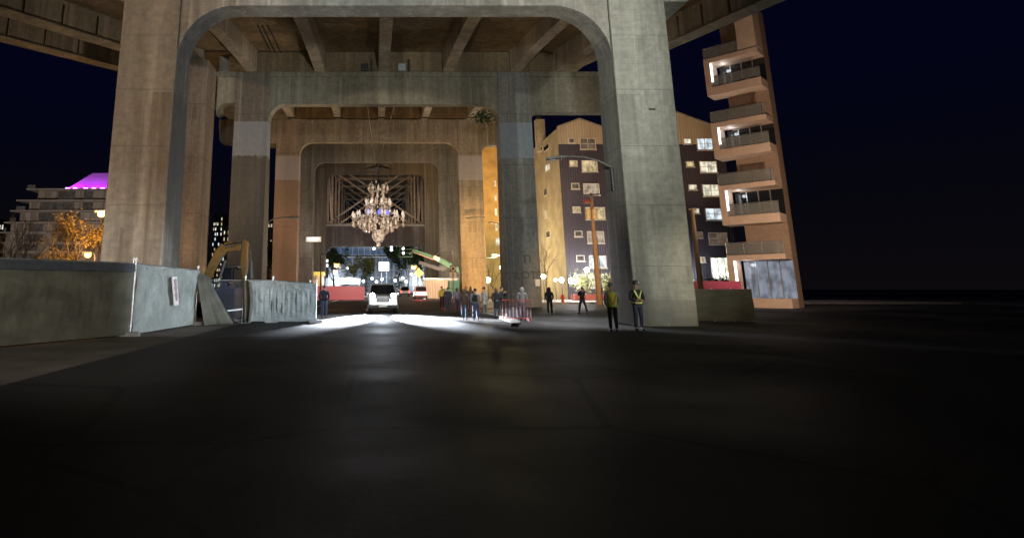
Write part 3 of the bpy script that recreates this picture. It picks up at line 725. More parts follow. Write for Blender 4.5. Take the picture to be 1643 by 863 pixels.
s = N('pale_crown_panel'); s.col((.55, .50, .55)); M_CROWN = s.set(.5)
z0, z1 = Z(140, 304, YS) + .01, Z(140, 272, YS)
m = MB(); m.hexa([(X(101, 304, YS), YS + 1, z0), (xe, YS + 1, z0), (xe, YS + 26, z0), (X(101, 304, YS), YS + 26, z0), (X(134, 272, YS), YS + 5, z1), (xe, YS + 5, z1), (xe, YS + 22, z1), (X(134, 272, YS), YS + 22, z1)])
cr = m.build('roof_crown', M_CROWN, ho)
L_PUR = emit('purple_lamp_glow', (.75, .15, 1), 14)
for px in (110, 122, 139, 152, 166):
    x = X(px, 304, YS); m = MB(); m.box(x - .45, x + .45, YS - .75, YS - .3, z0 - .004, z0 + .3); m.build('uplight', L_PUR, cr)
    flood('purple_uplight', (x, YS - .5, z0 + .5), (x + 1.2, YS + 2.6, z0 + 3.5), 7.0 if px < 112 else 3.6, (.55, .03, 1.0), 120, .9, .2)
flood('purple_uplight', (X(104, 304, YS) - 1, YS + .2, z0 + .4), (X(122, 290, YS), YS + 2.5, z0 + 3), 2.5, (.6, .05, 1.0), 100, .9, .2)
flood('lamp_light', (-70, 110, 7), (X(90, 350, YS), YS, 16), .95, (1.0, .82, .68), 70, .9)

# ================================================================ far city blocks with lit windows
def city_block(px0, px1, py0, Y, seed, label, cols, rows, lit):
    rnd = random.Random(seed); x0, x1, z1 = X(px0, py0, Y), X(px1, py0, Y), Z(px0, py0, Y)
    b = thing('office_building', label, 'building', ((x0 + x1) / 2, Y, 0))
    m = MB(); m.box(x0, x1, Y, Y + 20, 0, z1); m.build('wall', M_CITY, b)
    for mt in (W_WARM, W_COOL, W_PALE):
        for i in range(cols):
            for j in range(rows):
                if rnd.random() < lit / 3:
                    x = x0 + (x1 - x0) * (i + .25) / cols; z = 2 + (z1 - 3) * j / rows
                    m = MB(); m.box(x, x + (x1 - x0) / cols * .5, Y - .1, Y - .01, z, z + (z1 - 3) / rows * .55); m.build('window', mt, b)
M_CITY = plain('far_facade', (.05, .05, .06), .7)
city_block(343, 358, 342, 260, 5, 'slim far tower with many warm lit windows beyond the left columns', 5, 14, .6)
city_block(356, 372, 362, 240, 8, 'lower far block with scattered cool windows beside the slim tower', 5, 9, .45)
city_block(426, 446, 352, 250, 12, 'far block in the narrow gap between two left columns', 5, 12, .45)
city_block(-20, 36, 352, 300, 4, 'dark far block with a few lit windows at the left edge of the view', 12, 8, .25)
city_block(-90, 8, 380, 280, 4, 'low dark far block behind the leafless trees at the left edge', 14, 5, .15)
# glass hall closing the street with a white lit sign board on it
YG = 205.0
gh = thing('glass_hall', 'dark blue glass hall closing the street beyond the bridge', 'building', (X(612, 460, YG), YG, 0))
s = N('blue_glass_wall'); sp_ = s.n('ShaderNodeSeparateXYZ'); s.l(s.pos(), sp_.inputs[0])
gx = s.math('LESS_THAN', s.math('FRACT', s.math('MULTIPLY', sp_.outputs['X'], .5)), .08); gzz = s.math('LESS_THAN', s.math('FRACT', s.math('MULTIPLY', sp_.outputs['Z'], .4)), .07)
s.col(s.mix(s.math('MAXIMUM', gx, gzz), s.ramp(s.noise((.2, .2, .2), 1, 3), [(.3, (.03, .05, .09)), (.7, (.07, .11, .17))]), (.22, .25, .28))); M_HALL = s.set(.25)
m = MB(); m.box(X(470, 420, YG), X(760, 420, YG), YG, YG + 20, 0, Z(612, 396, YG)); m.build('wall', M_HALL, gh)
m = MB(); m.box(X(470, 420, YG), X(760, 420, YG), YG - 2.2, YG - .01, Z(612, 414, YG), Z(612, 412, YG)); m.build('canopy', M_PAVE, gh)
for px in (560, 640, 676):
    m = MB(); m.box(X(px, 420, YG), X(px + 9, 420, YG), YG - .2, YG - .02, Z(612, 452, YG), Z(612, 445, YG)); m.build('lit_window', W_COOL, gh)
p, q = P(608, 434.5, 198), P(624, 420.5, 198)
sg = thing('lit_sign_board', 'blank white glowing sign board on two posts below the chandelier', 'sign', ((p.x + q.x) / 2, 198, 0))
m = MB(); m.box(p.x, q.x, 198, 198.5, p.z, q.z); m.build('panel', emit('white_sign_face', (.95, .97, 1), 4.5, .15, .8), sg)
m = MB(); m.box(p.x - .15, q.x + .15, 198.02, 198.6, p.z - .15, q.z + .15); m.build('frame', M_DARK, sg)
for x in (p.x + .8, q.x - .8): m = MB(); m.tube([(x, 198.3, 0), (x, 198.3, p.z - .1)], .14, 8); m.build('post', M_STEEL, sg)
flood('hall_fill', (-16, 172, 4), (-8, YG, 9), 2.2, (.72, .84, 1.0), 100, .8); flood('hall_fill', (16, 172, 4), (10, YG, 8), 1.8, (.75, .85, 1.0), 100, .8)  # added unseen fills that brighten the far hall and trees
flood('hall_fill', (-6, 131, 3), (-6, 150, 5), .8, (.75, .86, 1.0), 90, .8); flood('hall_fill', (8, 131, 3), (10, 165, 8), .6, (.75, 1.0, .85), 90, .8)
YT = 122.0
tn = thing('lit_marquee', 'glowing white marquee tent at the left of the far street beside the dark conifer', 'tent', (X(556, 462, YT), YT, 0))
a, b, z0, z1 = X(543, 450, YT), X(577, 450, YT), Z(556, 450, YT), Z(556, 444.5, YT)
m = MB(); m.prism([(a, 2.4), (b, 2.4), (b, z0 + .4), ((a + b) / 2, z1), (a, z0 + .4)], YT, YT + 4); m.build('canopy', emit('glowing_tent_cloth', (1, .95, .80), 2.2, .4, .5), tn)
for x in (a + .1, b - .1):
    for y in (YT + .1, YT + 3.9): m = MB(); m.tube([(x, y, 0), (x, y, 2.4)], .06, 6); m.build('leg', M_STEEL, tn)
bulb('tent_light', ((a + b) / 2, YT - 2, 3), 900, (1, .95, .82), .8)
# red hoarding and lit site cabin on the left of the roadway
YR = 84.0
m = MB(); p, q = P(500, 478, YR), P(585, 459, YR); m.box(p.x, q.x, YR, YR + .15, 0, q.z)
tag(m.build('hoarding', plain('red_board', (.34, .045, .05), .5)), 'low red hoarding across the road behind the standing man in dark clothes', 'hoarding')
flood('lamp_light', (-3, 70, 4), (-5, YR, 1), 3.0, (1, .8, .75), 80, .8)
YK = 105.0
kb_ = thing('site_cabin', 'orange lit cabin with a yellow fascia beside the fourth bent', 'cabin', (X(508, 470, YK), YK, 0))
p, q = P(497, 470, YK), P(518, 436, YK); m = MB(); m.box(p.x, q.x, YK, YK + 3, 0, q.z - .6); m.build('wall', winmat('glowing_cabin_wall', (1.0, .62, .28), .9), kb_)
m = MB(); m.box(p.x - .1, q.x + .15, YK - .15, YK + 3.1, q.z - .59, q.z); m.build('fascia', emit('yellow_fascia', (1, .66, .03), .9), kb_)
# ================================================================ fence on the left
FA, FB, FC = P(-14, 414, 16.4), P(218, 423, 21), P(318, 434, 27.0)
FD, FE, FF = P(394, 449.5, 29.0), P(438, 450, 29.2), P(508, 455.5, 29.0)
def posts(root, pts, cap=False):
    for p in pts:
        m = MB(); m.tube([(p.x, p.y, 0), (p.x, p.y, p.z + .12)], .035, 8); o = m.build('post', M_STEEL, root)
        m = MB(); m.lathe([(.05, 0), (.055, .05), (.03, .1), (.005, .12)], (p.x, p.y, p.z + .10), 8); m.build('post_cap', M_WHITE, o)
        m = MB(); m.box(p.x - .3, p.x + .3, p.y - .12, p.y + .12, 0, .14); m.build('foot_block', M_PAVE, root)
def fence_run(label, pts, mt, amp, seed, fold=0.0, eyelets=True, sag=.03):
    r = thing('site_fence', label, 'fence', (pts[0] + pts[-1]) / 2 * 1.0); r.location.z = 0
    for i, (a, b) in enumerate(zip(pts[:-1], pts[1:])):
        n = Vector((b.y - a.y, a.x - b.x, 0)).normalized() * .05
        a0, b0 = Vector((a.x, a.y, 0)) + n, Vector((b.x, b.y, 0)) + n
        tarp(a0, b0, .06, a.z, b.z, amp, seed + i * 3.1, max(24, int((b - a).length * 34)), 30, fold, sag).build('tarp', mt, r, smooth=True)
        m = MB(); m.tube([a, b], .03, 8); m.build('top_rail', M_STEEL, r)
        k = max(2, int((b - a).length / 1.3))
        for q in range(k):
            t = (q + .5) / k; p = a + (b - a) * t + n * 1.6; m = MB(); m.ball((p.x, p.y, p.z - .13), .035, 8); m.build('eyelet', M_STEEL, r)
    posts(r, pts); return r
f1 = fence_run('dark olive tarp fence panel at the left edge', [FA, FB + Vector((-.06, -.06, 0))], M_TARPD, .07, 1.0)
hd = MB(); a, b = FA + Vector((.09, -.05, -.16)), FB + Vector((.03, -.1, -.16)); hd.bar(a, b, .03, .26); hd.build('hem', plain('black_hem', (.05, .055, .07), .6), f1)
f2 = fence_run('pale grey tarp fence panel with a tall white notice strip', [FB, FC], M_TARPB, .15, 5.0, .12)
n = Vector((FC.y - FB.y, FB.x - FC.x, 0)).normalized()
t = .60; c = FB + (FC - FB) * t + n * .22
dv = (FC - FB).normalized(); dv.z = 0
def on_f2(px, py): 
    d = ray(px, py); t_ = ((FB + n * .25) - Vector((0, 0, EYE))).dot(n) / d.dot(n); return Vector((0, 0, EYE)) + d * t_
q = [on_f2(*w) for w in ((280, 490.5), (287, 489), (284, 443.5), (276.5, 444.5))]
sgn = MB(); sgn.add([*q, *[v - n * .04 for v in q]], [(0, 1, 2, 3), (7, 6, 5, 4), (0, 4, 5, 1), (1, 5, 6, 2), (2, 6, 7, 3), (3, 7, 4, 0)])
so = thing('notice_strip', 'tall narrow white board with worn vertical lettering hung on the pale tarp', 'sign', (q[0] + q[1]) / 2)
sgn.build('board', plain('worn_white_board', (.62, .58, .58), .6, vary=.12, sc=5), so)
M_INK = plain('worn_ink', (.30, .22, .22), .7)
for i in range(9):
    t = .12 + i * .085; e0 = q[3] + (q[0] - q[3]) * t; e1 = q[2] + (q[1] - q[2]) * t; st = MB(); w = .22 + .12 * ((i * 7) % 3) / 2
    st.bar(e0 + (e1 - e0) * w + n * .006, e0 + (e1 - e0) * (1 - w * .8) + n * .006, .012, .10, up=(q[3] - q[0]).normalized()); st.build('letter_mark', M_INK, so)
f3 = fence_run('pleated grey white tarp fence turning the corner by the standing man', [FD, FE, FF], M_TARPB, .12, 11.0, 1.0)
# far side of the corner, going away from the road edge
FFb = FF + Vector((-.85, 5.0, .03))
tarp(Vector((FF.x, FF.y, 0)), Vector((FFb.x, FFb.y, 0)), .06, FF.z, FFb.z, .05, 2.0).build('tarp', M_TARPB, f3, smooth=True); posts(f3, [FFb])
# open wire gate between the two pale runs
gt = thing('mesh_gate', 'dark wire mesh gate panel between the two pale tarp fences', 'gate', ((FC.x + FD.x) / 2, 28.4, 0))
ga, gb = P(337, 449.5, 28.4), P(391, 450, 28.8); za = ga.z
m = MB()
for zz_ in (.12, za): m.tube([(ga.x, ga.y, zz_), (gb.x, gb.y, zz_)], .025, 6)
for p in (ga, gb): m.tube([(p.x, p.y, 0), (p.x, p.y, za)], .028, 6)
m.build('gate_frame', M_STEEL, gt)
m = MB()
for i in range(1, 27):
    z = .12 + (za - .12) * i / 27; m.tube([(ga.x, ga.y, z), (gb.x, gb.y, z)], .0055, 4, False)
for i in range(1, 24):
    t = i / 24; x, y = ga.x + (gb.x - ga.x) * t, ga.y + (gb.y - ga.y) * t; m.tube([(x, y, .12), (x, y, za)], .004, 4, False)
m.build('wire_mesh', plain('gate_wire', (.10, .11, .14), .5, .5), gt)
m = MB(); a, b = P(357, 499.5, 28.5), P(390, 495.5, 28.7); m.bar(a - Vector((0, .08, 0)), b - Vector((0, .08, 0)), .03, .06); m.build('cross_bar', M_WHITE, gt)
bs = MB(); bs.box(ga.x - 1, gb.x + 1, 33.6, 33.7, 0, 1.62); tag(bs.build('site_hoarding', plain('navy_board', (.035, .045, .09), .5)), 'dark navy board standing behind the wire mesh gate', 'hoarding')
for i, (px, py, mt) in enumerate([(355, 484, L_SOD), (368, 483.5, L_TAIL)]): pass
# loose flap of tarp that falls across the end of the pale run
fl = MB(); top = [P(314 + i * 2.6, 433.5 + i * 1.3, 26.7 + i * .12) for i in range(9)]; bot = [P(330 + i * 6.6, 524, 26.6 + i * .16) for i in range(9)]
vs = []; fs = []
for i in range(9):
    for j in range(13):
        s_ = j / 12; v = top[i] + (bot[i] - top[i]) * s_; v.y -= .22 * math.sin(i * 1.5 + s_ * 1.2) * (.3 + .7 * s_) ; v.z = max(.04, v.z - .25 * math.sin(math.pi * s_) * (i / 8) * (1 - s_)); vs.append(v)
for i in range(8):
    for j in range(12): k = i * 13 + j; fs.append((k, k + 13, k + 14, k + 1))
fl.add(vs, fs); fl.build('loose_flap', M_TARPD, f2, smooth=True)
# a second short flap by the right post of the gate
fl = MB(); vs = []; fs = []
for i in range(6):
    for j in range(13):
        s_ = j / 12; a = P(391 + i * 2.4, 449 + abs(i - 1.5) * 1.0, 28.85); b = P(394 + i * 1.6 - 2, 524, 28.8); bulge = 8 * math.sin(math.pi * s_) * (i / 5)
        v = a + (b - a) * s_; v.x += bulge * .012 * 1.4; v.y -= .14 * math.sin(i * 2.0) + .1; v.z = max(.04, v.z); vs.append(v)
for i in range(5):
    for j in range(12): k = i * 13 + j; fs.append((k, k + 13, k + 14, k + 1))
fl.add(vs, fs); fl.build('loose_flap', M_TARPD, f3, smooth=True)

# ================================================================ excavator behind the fence
YE = 36.0
ex = thing('excavator', 'yellow excavator with raised folded boom parked behind the mesh gate', 'excavator', (X(366, 470, YE), YE, 0))
def E(px, py, dy=0): return P(px, py, YE + dy)
cx = X(366, 460, YE)
for s_ in (-1.0, 1.0):
    m = MB(); y = YE + s_ * 1.0; m.prism([(cx - 1.9, .3), (cx - 1.5, .02), (cx + 1.5, .02), (cx + 1.9, .3), (cx + 1.6, .8), (cx - 1.6, .8)], y - .28, y + .28); m.build('track', M_BLACK, ex, bevel=.05)
m = MB(); m.box(cx - 1.3, cx + 1.5, YE - .95, YE + 1.0, .82, 1.45); m.box(cx + .3, cx + 1.6, YE - .9, YE + .95, 1.452, 2.0); m.build('house', M_YEL, ex, bevel=.06)
m = MB(); a, b = E(356, 449), E(383, 427.5); m.prism([(a.x, 1.2), (b.x - .05, 1.2), (b.x - .08, b.z - .12), (a.x + .18, b.z - .12)], YE - .55, YE + .5); cb = m.build('cab', M_GLASSD, ex, bevel=.03)
m = MB(); m.box(E(356, 427).x, E(384, 427).x, YE - .65, YE + .6, b.z - .118, b.z + .06); m.build('cab_roof', M_DARK, cb, bevel=.03)
m = MB()
for x in (a.x + .05, (a.x + b.x) / 2 + .2, b.x - .12): m.box(x, x + .07, YE - .60, YE - .56, 1.25, b.z - .13)
m.build('cab_pillar', M_DARK, cb)
bm_ = MB(); pts = [E(334, 456), E(345, 432), E(357, 409), E(366, 398), E(378, 396.5), E(390, 397)]; wd = [.42, .50, .55, .60, .50, .42]
for i in range(len(pts) - 1): 
    bm_.bar(pts[i], pts[i + 1] + (pts[i + 1] - pts[i]).normalized() * .08, .34 - .004 * i, (wd[i] + wd[i + 1]) / 2)
for p in pts[1:-1]: pass
bm_.xf(Matrix.Translation((0, -.75, 0))); bm_.build('boom', M_YEL, ex, bevel=.03)
sk = MB(); a, b = E(399, 390), E(396.5, 434); 
sk.add([], []); sk.prism([(E(394.5, 391).x, a.z), (E(398, 387).x, a.z + .2), (E(404.5, 389).x, a.z), (E(403.5, 420).x, E(400, 420).z), (E(399, 446).x, 1.9), (E(396, 446).x, 1.9), (E(391, 425).x, E(391, 425).z)], YE - .98, YE - .66); sk.build('stick', M_YEL, ex, bevel=.03)
m = MB(); m.tube([E(362, 395, -.9), E(380, 391.5, -.9), ], .11, 8); m.tube([E(379, 391.6, -.9), E(396, 389.5, -.9)], .06, 8); m.build('stick_cylinder', M_DARK, ex)
m = MB(); m.tube([E(402, 400, -1.05), E(402.5, 420, -1.05)], .06, 8); m.tube([E(402.5, 419, -1.05), E(403, 447, -1.05)], .13, 8); m.build('bucket_cylinder', M_DARK, ex)
m = MB(); m.tube([E(352, 446, -1.0), E(362, 417, -1.0)], .10, 8); m.build('boom_cylinder', M_DARK, ex)
m = MB(); bx, bz_ = E(398, 446).x, 1.9; m.prism([(bx - .3, bz_), (bx + .35, bz_), (bx + .45, bz_ - .6), (bx + .1, bz_ - 1.1), (bx - .6, bz_ - 1.0), (bx - .35, bz_ - .5)], YE - 1.3, YE - .35); m.build('bucket', M_DARK, ex, bevel=.02)
flood('unseen_warm_light', (-4.5, 31.5, 4.2), (-8.5, YE, 4), .25, (1.0, .66, .32), 70, .7)

# ================================================================ lamps
def street_lamp(base, zh, arm, label, lit=None, mat=L_SOD, base_z=0.0, head=1.0):
    """pole with a curved arm and a cobra head; arm is the head's offset from the pole"""
    r = thing('street_lamp', label, 'street lamp', (base.x, base.y, base_z)); a = Vector(arm)
    m = MB(); m.tube([(base.x, base.y, base_z), (base.x, base.y, base_z + (zh - base_z) * .5), (base.x, base.y, zh - .25)], [.11, .09, .07], 10); m.build('pole', M_LAMP, r)
    m = MB(); p0 = Vector((base.x, base.y, zh - .3)); m.tube([p0, p0 + a * .25 + Vector((0, 0, .30)), p0 + a * .6 + Vector((0, 0, .45)), p0 + a * .95 + Vector((0, 0, .42))], .045, 8); m.build('arm', M_LAMP, r)
    h = p0 + a + Vector((0, 0, .40)); d = a.normalized(); m = MB()
    m.bar(h - d * .35 * head, h + d * .35 * head, .30 * head, .13 * head); hd = m.build('lamp_head', M_LAMP, r, bevel=.04)
    if lit:
        m = MB(); m.ball(h - Vector((0, 0, .16 * head)), .22 * head, 12, sz=.85); m.build('lamp_glass', mat, hd, smooth=True); return h
    m = MB(); m.lathe([(.12, 0), (.10, -.05), (.02, -.09)], h - Vector((0, 0, .065)), 10); m.build('lamp_glass', M_BGL, hd); return h
h = P(163, 341, 60); street_lamp(Vector((h.x + 1.4, 60, 0)), h.z, (-1.4, 0, 0), 'lit sodium street lamp standing beside the autumn tree', True, L_SOD, head=1.7)
bulb('sodium_lamp', h + Vector((0, -.9, -.5)), 2600, SODIUM, .2)
h = P(141, 407, 62); street_lamp(Vector((h.x + .8, 62, 0)), h.z, (-.8, 0, 0), 'lower lit sodium lamp at the foot of the autumn tree', True, L_SOD, head=1.5)
bulb('sodium_lamp', h + Vector((0, -.9, -.4)), 700, SODIUM, .2)
# unlit cobra head on an arm fixed to the inner face of the right front column
fx = x1[2] - .004
lm = thing('street_lamp', 'unlit cobra lamp reaching left from the inner face of the pale front column', 'street lamp', P(984, 300, 27.2))
m = MB(); pa = P(983, 306, 27.0); pb = P(981, 268, 27.0); pa.x = pb.x = fx - .1; m.tube([pa, pb], .06, 8); m.build('bracket', M_DARK, lm)
m = MB(); m.tube([pb, P(960, 258, 27), P(938, 252.5, 27), P(918, 251, 27), P(905, 251.5, 27)], [.055, .05, .045, .045, .045], 8); m.build('arm', M_LAMP, lm)
m = MB(); m.bar(P(908, 251.5, 27), P(877, 255.5, 27), .32, .13); hd = m.build('lamp_head', M_LAMP, lm, bevel=.05)
m = MB(); m.ball(P(886, 257, 27), .13, 10, sz=.6); m.build('lamp_glass', M_BGL, hd)
# cobra lamps around the third bent
def wall_lamp(pts, Y, headpx, label, lit=None):
    r = thing('street_lamp', label, 'street lamp', P(*pts[0], Y)); m = MB(); m.tube([P(*p, Y) for p in pts], .06, 6); m.build('arm', M_LAMP, r)
    a, b = P(*headpx[0], Y), P(*headpx[1], Y); m = MB(); m.bar(a, b, .4, .16); hd = m.build('lamp_head', M_LAMP, r, bevel=.05)
    c = (a + b) / 2 - Vector((0, 0, .12)); m = MB(); m.ball(c, .22 if lit else .12, 10, sz=.8); m.build('lamp_glass', lit or M_BGL, hd, smooth=True); return c
wall_lamp([(433, 362), (430, 357), (437, 352), (452, 349), (466, 348.5)], 58, ((464, 348.5), (480, 348)), 'unlit cobra lamp curving out in front of the reddish lit column')
wall_lamp([(778, 349), (768, 348.5), (760, 349)], 72.5, ((762, 349), (748, 350)), 'unlit cobra lamp on the front of the bright orange column')
wall_lamp([(806, 364), (800, 359), (790, 357)], 70, ((791, 357), (784, 357)), 'small dark lamp arm between the orange column and the blue patched column')
c = wall_lamp([(776, 414), (786, 413.5), (793, 413)], 86, ((788, 409), (802, 409)), 'blazing yellow white lamp on an arm right of the orange column', L_WARM)
bulb('warm_lamp', c + Vector((0, -.4, -.2)), 3200, (1, .86, .42), .25)
def globe(px, py, Y, r, mt, label, watts=0, col=COOL, to_ground=True):
    p = P(px, py, Y); o = thing('path_lamp', label, 'lamp', (p.x, p.y, 0)); m = MB(); m.tube([(p.x, p.y, 0), (p.x, p.y, p.z - r * .8)], .05, 8); m.build('post', M_DARK, o)
    m = MB(); m.ball(p, r, 12); m.build('globe', mt, o, smooth=True)
    m = MB(); m.lathe([(r * .5, 0), (r * .45, r * .25), (.02, r * .4)], p + Vector((0, 0, r * .85)), 10); m.build('cap', M_DARK, o)
    if watts: bulb('globe_light', p + Vector((0, -r * 2, 0)), watts, col, r)
globe(804.5, 429, 90, .26, L_COOL, 'small bluish white lamp right of the blazing yellow white lamp', 500, LED)
globe(783, 449, 84, .36, L_WARM, 'low white globe lamp at the foot of the orange column', 900, (1, .92, .75))
globe(872, 443.5, 72, .27, L_WARM, 'warm globe lamp beside the white notice on the blue patched column', 450, (1, .9, .7))
globe(891, 449, 74, .18, L_WARM, 'smallest globe lamp right of the leafless sapling, next to its trunk', 200, (1, .9, .7))
globe(901, 449, 74, .28, L_COOL, 'globe lamp in the middle of the row of lamps along the ochre wall', 400, (.95, .97, 1))
globe(917, 450.5, 74, .34, L_COOL, 'largest cool globe lamp at the corner of the violet apartment block', 700, (.9, .95, 1))
p = P(941, 433, YA - 3); o = thing('area_lamp', 'brilliant blue white area lamp on a post in front of the violet apartment block', 'lamp', (p.x, p.y, 0))
m = MB(); m.tube([(p.x, p.y, 0), (p.x, p.y, p.z)], .06, 8); m.build('post', M_DARK, o)
m = MB(); m.ball(p + Vector((0, -.1, 0)), .30, 10); m.build('lamp_glass', L_COOL, o, smooth=True)
for (px, py, Y, lab, mt, w) in [(540, 424, 150, 'orange lamp on a post at the left of the far street', L_SOD, 1800), (664, 427, 150, 'orange lamp on a post at the right of the far street', L_SOD, 1800)]:
    h = P(px, py, Y); street_lamp(Vector((h.x + .9, Y, 0)), h.z, (-.9, 0, 0), lab, True, mt, head=2.6); bulb('sodium_lamp', h + Vector((0, -.6, -.6)), w, SODIUM, .3)
# light box on the fourth bent
p, q = P(490.5, 388, Y4 - .3), P(515, 379.8, Y4 - .3)
lbx = thing('light_box', 'pale oblong light box hung on the left column of the fourth bent', 'light fixture', ((p.x + q.x) / 2, Y4 - .2, p.z))
m = MB(); m.box(p.x, q.x, Y4 - .35, Y4 - .03, p.z, q.z); m.build('case', plain('pale_case', (.72, .66, .62), .5), lbx, bevel=.03)
m = MB(); m.box(p.x + .25, q.x - .25, Y4 - .375, Y4 - .352, p.z + .38, q.z - .16); m.build('tube_lamp', emit('fluorescent_glow', (.93, 1, .88), 1.6, .5, .7), lbx)
bulb('fluorescent_light', ((p.x + q.x) / 2, Y4 - 1.4, p.z), 60, (.95, 1, .9), .3)
# floodlights on the second bent's cap
for (px, lab) in ((590, 'dark floodlight on the beam left of the middle girder'), (650, 'pale cased floodlight on the beam right of the middle girder')):
    c = P(px, 115, Y2 + .4); r = thing('floodlight', lab, 'floodlight', (c.x, c.y, zt2 + .02), 'floodlights on the second beam')
    m = MB(); m.box(c.x - .62, c.x + .05, c.y - .3, c.y + .35, zt2 + .16, zt2 + .85); cs = m.build('housing', M_DARK if px < 600 else plain('pale_blue_case', (.30, .40, .42), .5), r, bevel=.06)
    m = MB(); m.box(c.x + .06, c.x + .18, c.y - .1, c.y + .1, zt2 + .02, zt2 + .55); m.box(c.x - .74, c.x - .63, c.y - .1, c.y + .1, zt2 + .02, zt2 + .55); m.build('yoke', M_DARK, r)
    m = MB(); m.box(c.x + .2, c.x + .42, c.y - .25, c.y + .25, zt2 + .02, zt2 + 1.25); m.build('barn_door', M_DARK, r)

# ================================================================ chandelier
YC = 108.0
K = lambda px, py: P(px, py, YC)
mxx = (GX2[2]) * .965
cc = K(607, 340); CX, CY = cc.x, YC
ch = thing('chandelier', 'huge crystal chandelier hanging under the bridge on a black stem', 'chandelier', (CX, CY, K(607, 393).z))
zc_ = lambda py: K(607, py).z
PXM = abs(K(608, 340).x - K(607, 340).x)
M_CHB = plain('chandelier_black', (.02, .02, .022), .35, .4)
M_GOLD = plain('chandelier_brass', (.30, .22, .13), .35, .7)
s = N('crystal'); f = s.noise((1, 1, 1), 2.2, 3, .6); s.col(s.ramp(f, [(.38, (.30, .22, .17)), (.5, (.72, .64, .56)), (.62, (.95, .92, .88))])); s.b.inputs['Transmission Weight'].default_value = .25
s.b.inputs['Coat Weight'].default_value = 1.0; M_CRY = s.set(.12)
L_CAN = emit('candle_bulb_glow', (1, .80, .62), 1.05, .45, 2.5); L_BLUE = emit('blue_lamp_glow', (.22, .25, 1), 1.1)
m = MB(); zt_ = gz(YC) + SL - .02
zm = zc_(272); m.lathe([(.05, -.55), (2.4, .0), (2.4, .12), (.5, .9), (.25, 1.1)], (CX, CY, zm), 4); m.build('mount', M_CHB, ch)
m = MB(); m.tube([(CX, CY, zm + .9), (CX, CY, zt_)], .10, 8); m.build('hanger_rod', M_CHB, ch)
m = MB(); m.tube([(CX, CY, zc_(276)), (CX, CY, zc_(287))], .09, 8); m.lathe([(.05, 0), (.36, -.2), (.40, -1.6), (.25, -1.9), (.55, -2.4), (.62, -2.9), (1.1, -3.3), (.85, -3.9), (.45, -4.3), (.40, -8.3), (.7, -8.6), (.9, -9.0), (.3, -9.3)], (CX, CY, zc_(287)), 12); m.build('stem', M_CHB, ch, smooth=True)
zb_ = zc_(378)
m = MB(); m.lathe([(r_ * 1.22, z_ * 1.05) for r_, z_ in [(.9, .9), (1.02, .2), (.95, -.5), (.62, -1.0), (.3, -1.2), (.26, -1.4), (.36, -1.55), (.3, -1.8), (.05, -2.05)][::-1]], (CX, CY, zb_), 14); m.build('bottom_bowl', M_CRY, ch)
def drop_mesh(r, h):
    m = MB(); m.lathe([(.02, 0), (r * .55, -h * .25), (r, -h * .62), (r * .7, -h * .88), (.02, -h)], (0, 0, 0), 6); return m
drops = {}
n_drop = 0
def drop(x, y, z, r, h):
    global n_drop
    key = (r, h)
    if key not in drops:
        o = drop_mesh(r, h).build('crystal_drop', M_CRY, ch, local=True); drops[key] = o
    else:
        o = drops[key].copy(); C.objects.link(o); o.parent = ch
    o.location = Vector((x, y, z)) - wloc(ch); o.rotation_euler = (0, 0, random.random() * 3); n_drop += 1
beads = MB()
rnd = random.Random(3)
tiers = [(44, 352, 12, .95, True), (23.5, 331, 8, .85, True), (32, 349, 10, .8, False), (13, 309, 6, .8, False)]
for (rp, py, n_, bulbs, candle) in tiers:
    rr = (rp - 3) * PXM; z = zc_(py)
    for k in range(n_):
        a = 2 * math.pi * (k + .37) / n_; dx, dy = math.cos(a), math.sin(a); e_ = Vector((CX + dx * rr, CY + dy * rr, z)); i0 = Vector((CX + dx * .4, CY + dy * .4, z - .1))
        m = MB(); m.tube([i0, i0 + (e_ - i0) * .35 + Vector((0, 0, -.75)), i0 + (e_ - i0) * .75 + Vector((0, 0, -.55)), e_], [.10, .08, .07, .06], 6)
        ar_ = m.build('arm', M_GOLD, ch, smooth=True)
        m = MB(); m.lathe([(.06, -.1), (.42, .05), (.46, .12), (.2, .14)], e_, 10); 
        m.build('drip_pan', M_CRY, ar_)
        if candle:
            for sgn in ((-.28, .28) if rp > 40 else (0,)):
                q = e_ + Vector((-dy, dx, 0)) * sgn
                m = MB(); m.lathe([(.07, .14), (.07, .42), (.2, .62), (.19, .92), (.03, 1.35)], q, 8); m.build('candle_bulb', L_CAN, ar_, smooth=True)
        for j in range(2 if rp > 40 else 1):
            t = 1.0 - .3 * j; q = i0 + (e_ - i0) * t; drop(q.x, q.y, z - .15 - .55 * j, .26, 1.25 if j == 0 else 1.0)
        for j in range(7):
            t = .25 + .75 * rnd.random(); q = i0 + (e_ - i0) * t; w = rnd.uniform(.09, .19)
            beads.lathe([(.02, -w * 1.9), (w, -.3 * w), (.02, w * 1.4)], q + Vector((rnd.uniform(-.3, .3), rnd.uniform(-.3, .3), rnd.uniform(-1.5, .5))), 5)
for k in range(14):
    a = 2 * math.pi * k / 14; drop(CX + math.cos(a) * 2.6, CY + math.sin(a) * 2.6, zc_(356), .34, 1.9)
for k in range(12):
    a = 2 * math.pi * (k + .5) / 12; drop(CX + math.cos(a) * 1.9, CY + math.sin(a) * 1.9, zc_(318), .26, 1.25)
for k in range(10):
    a = 2 * math.pi * (k + .5) / 10; drop(CX + math.cos(a) * 1.75, CY + math.sin(a) * 1.75, zc_(297), .26, 1.25)
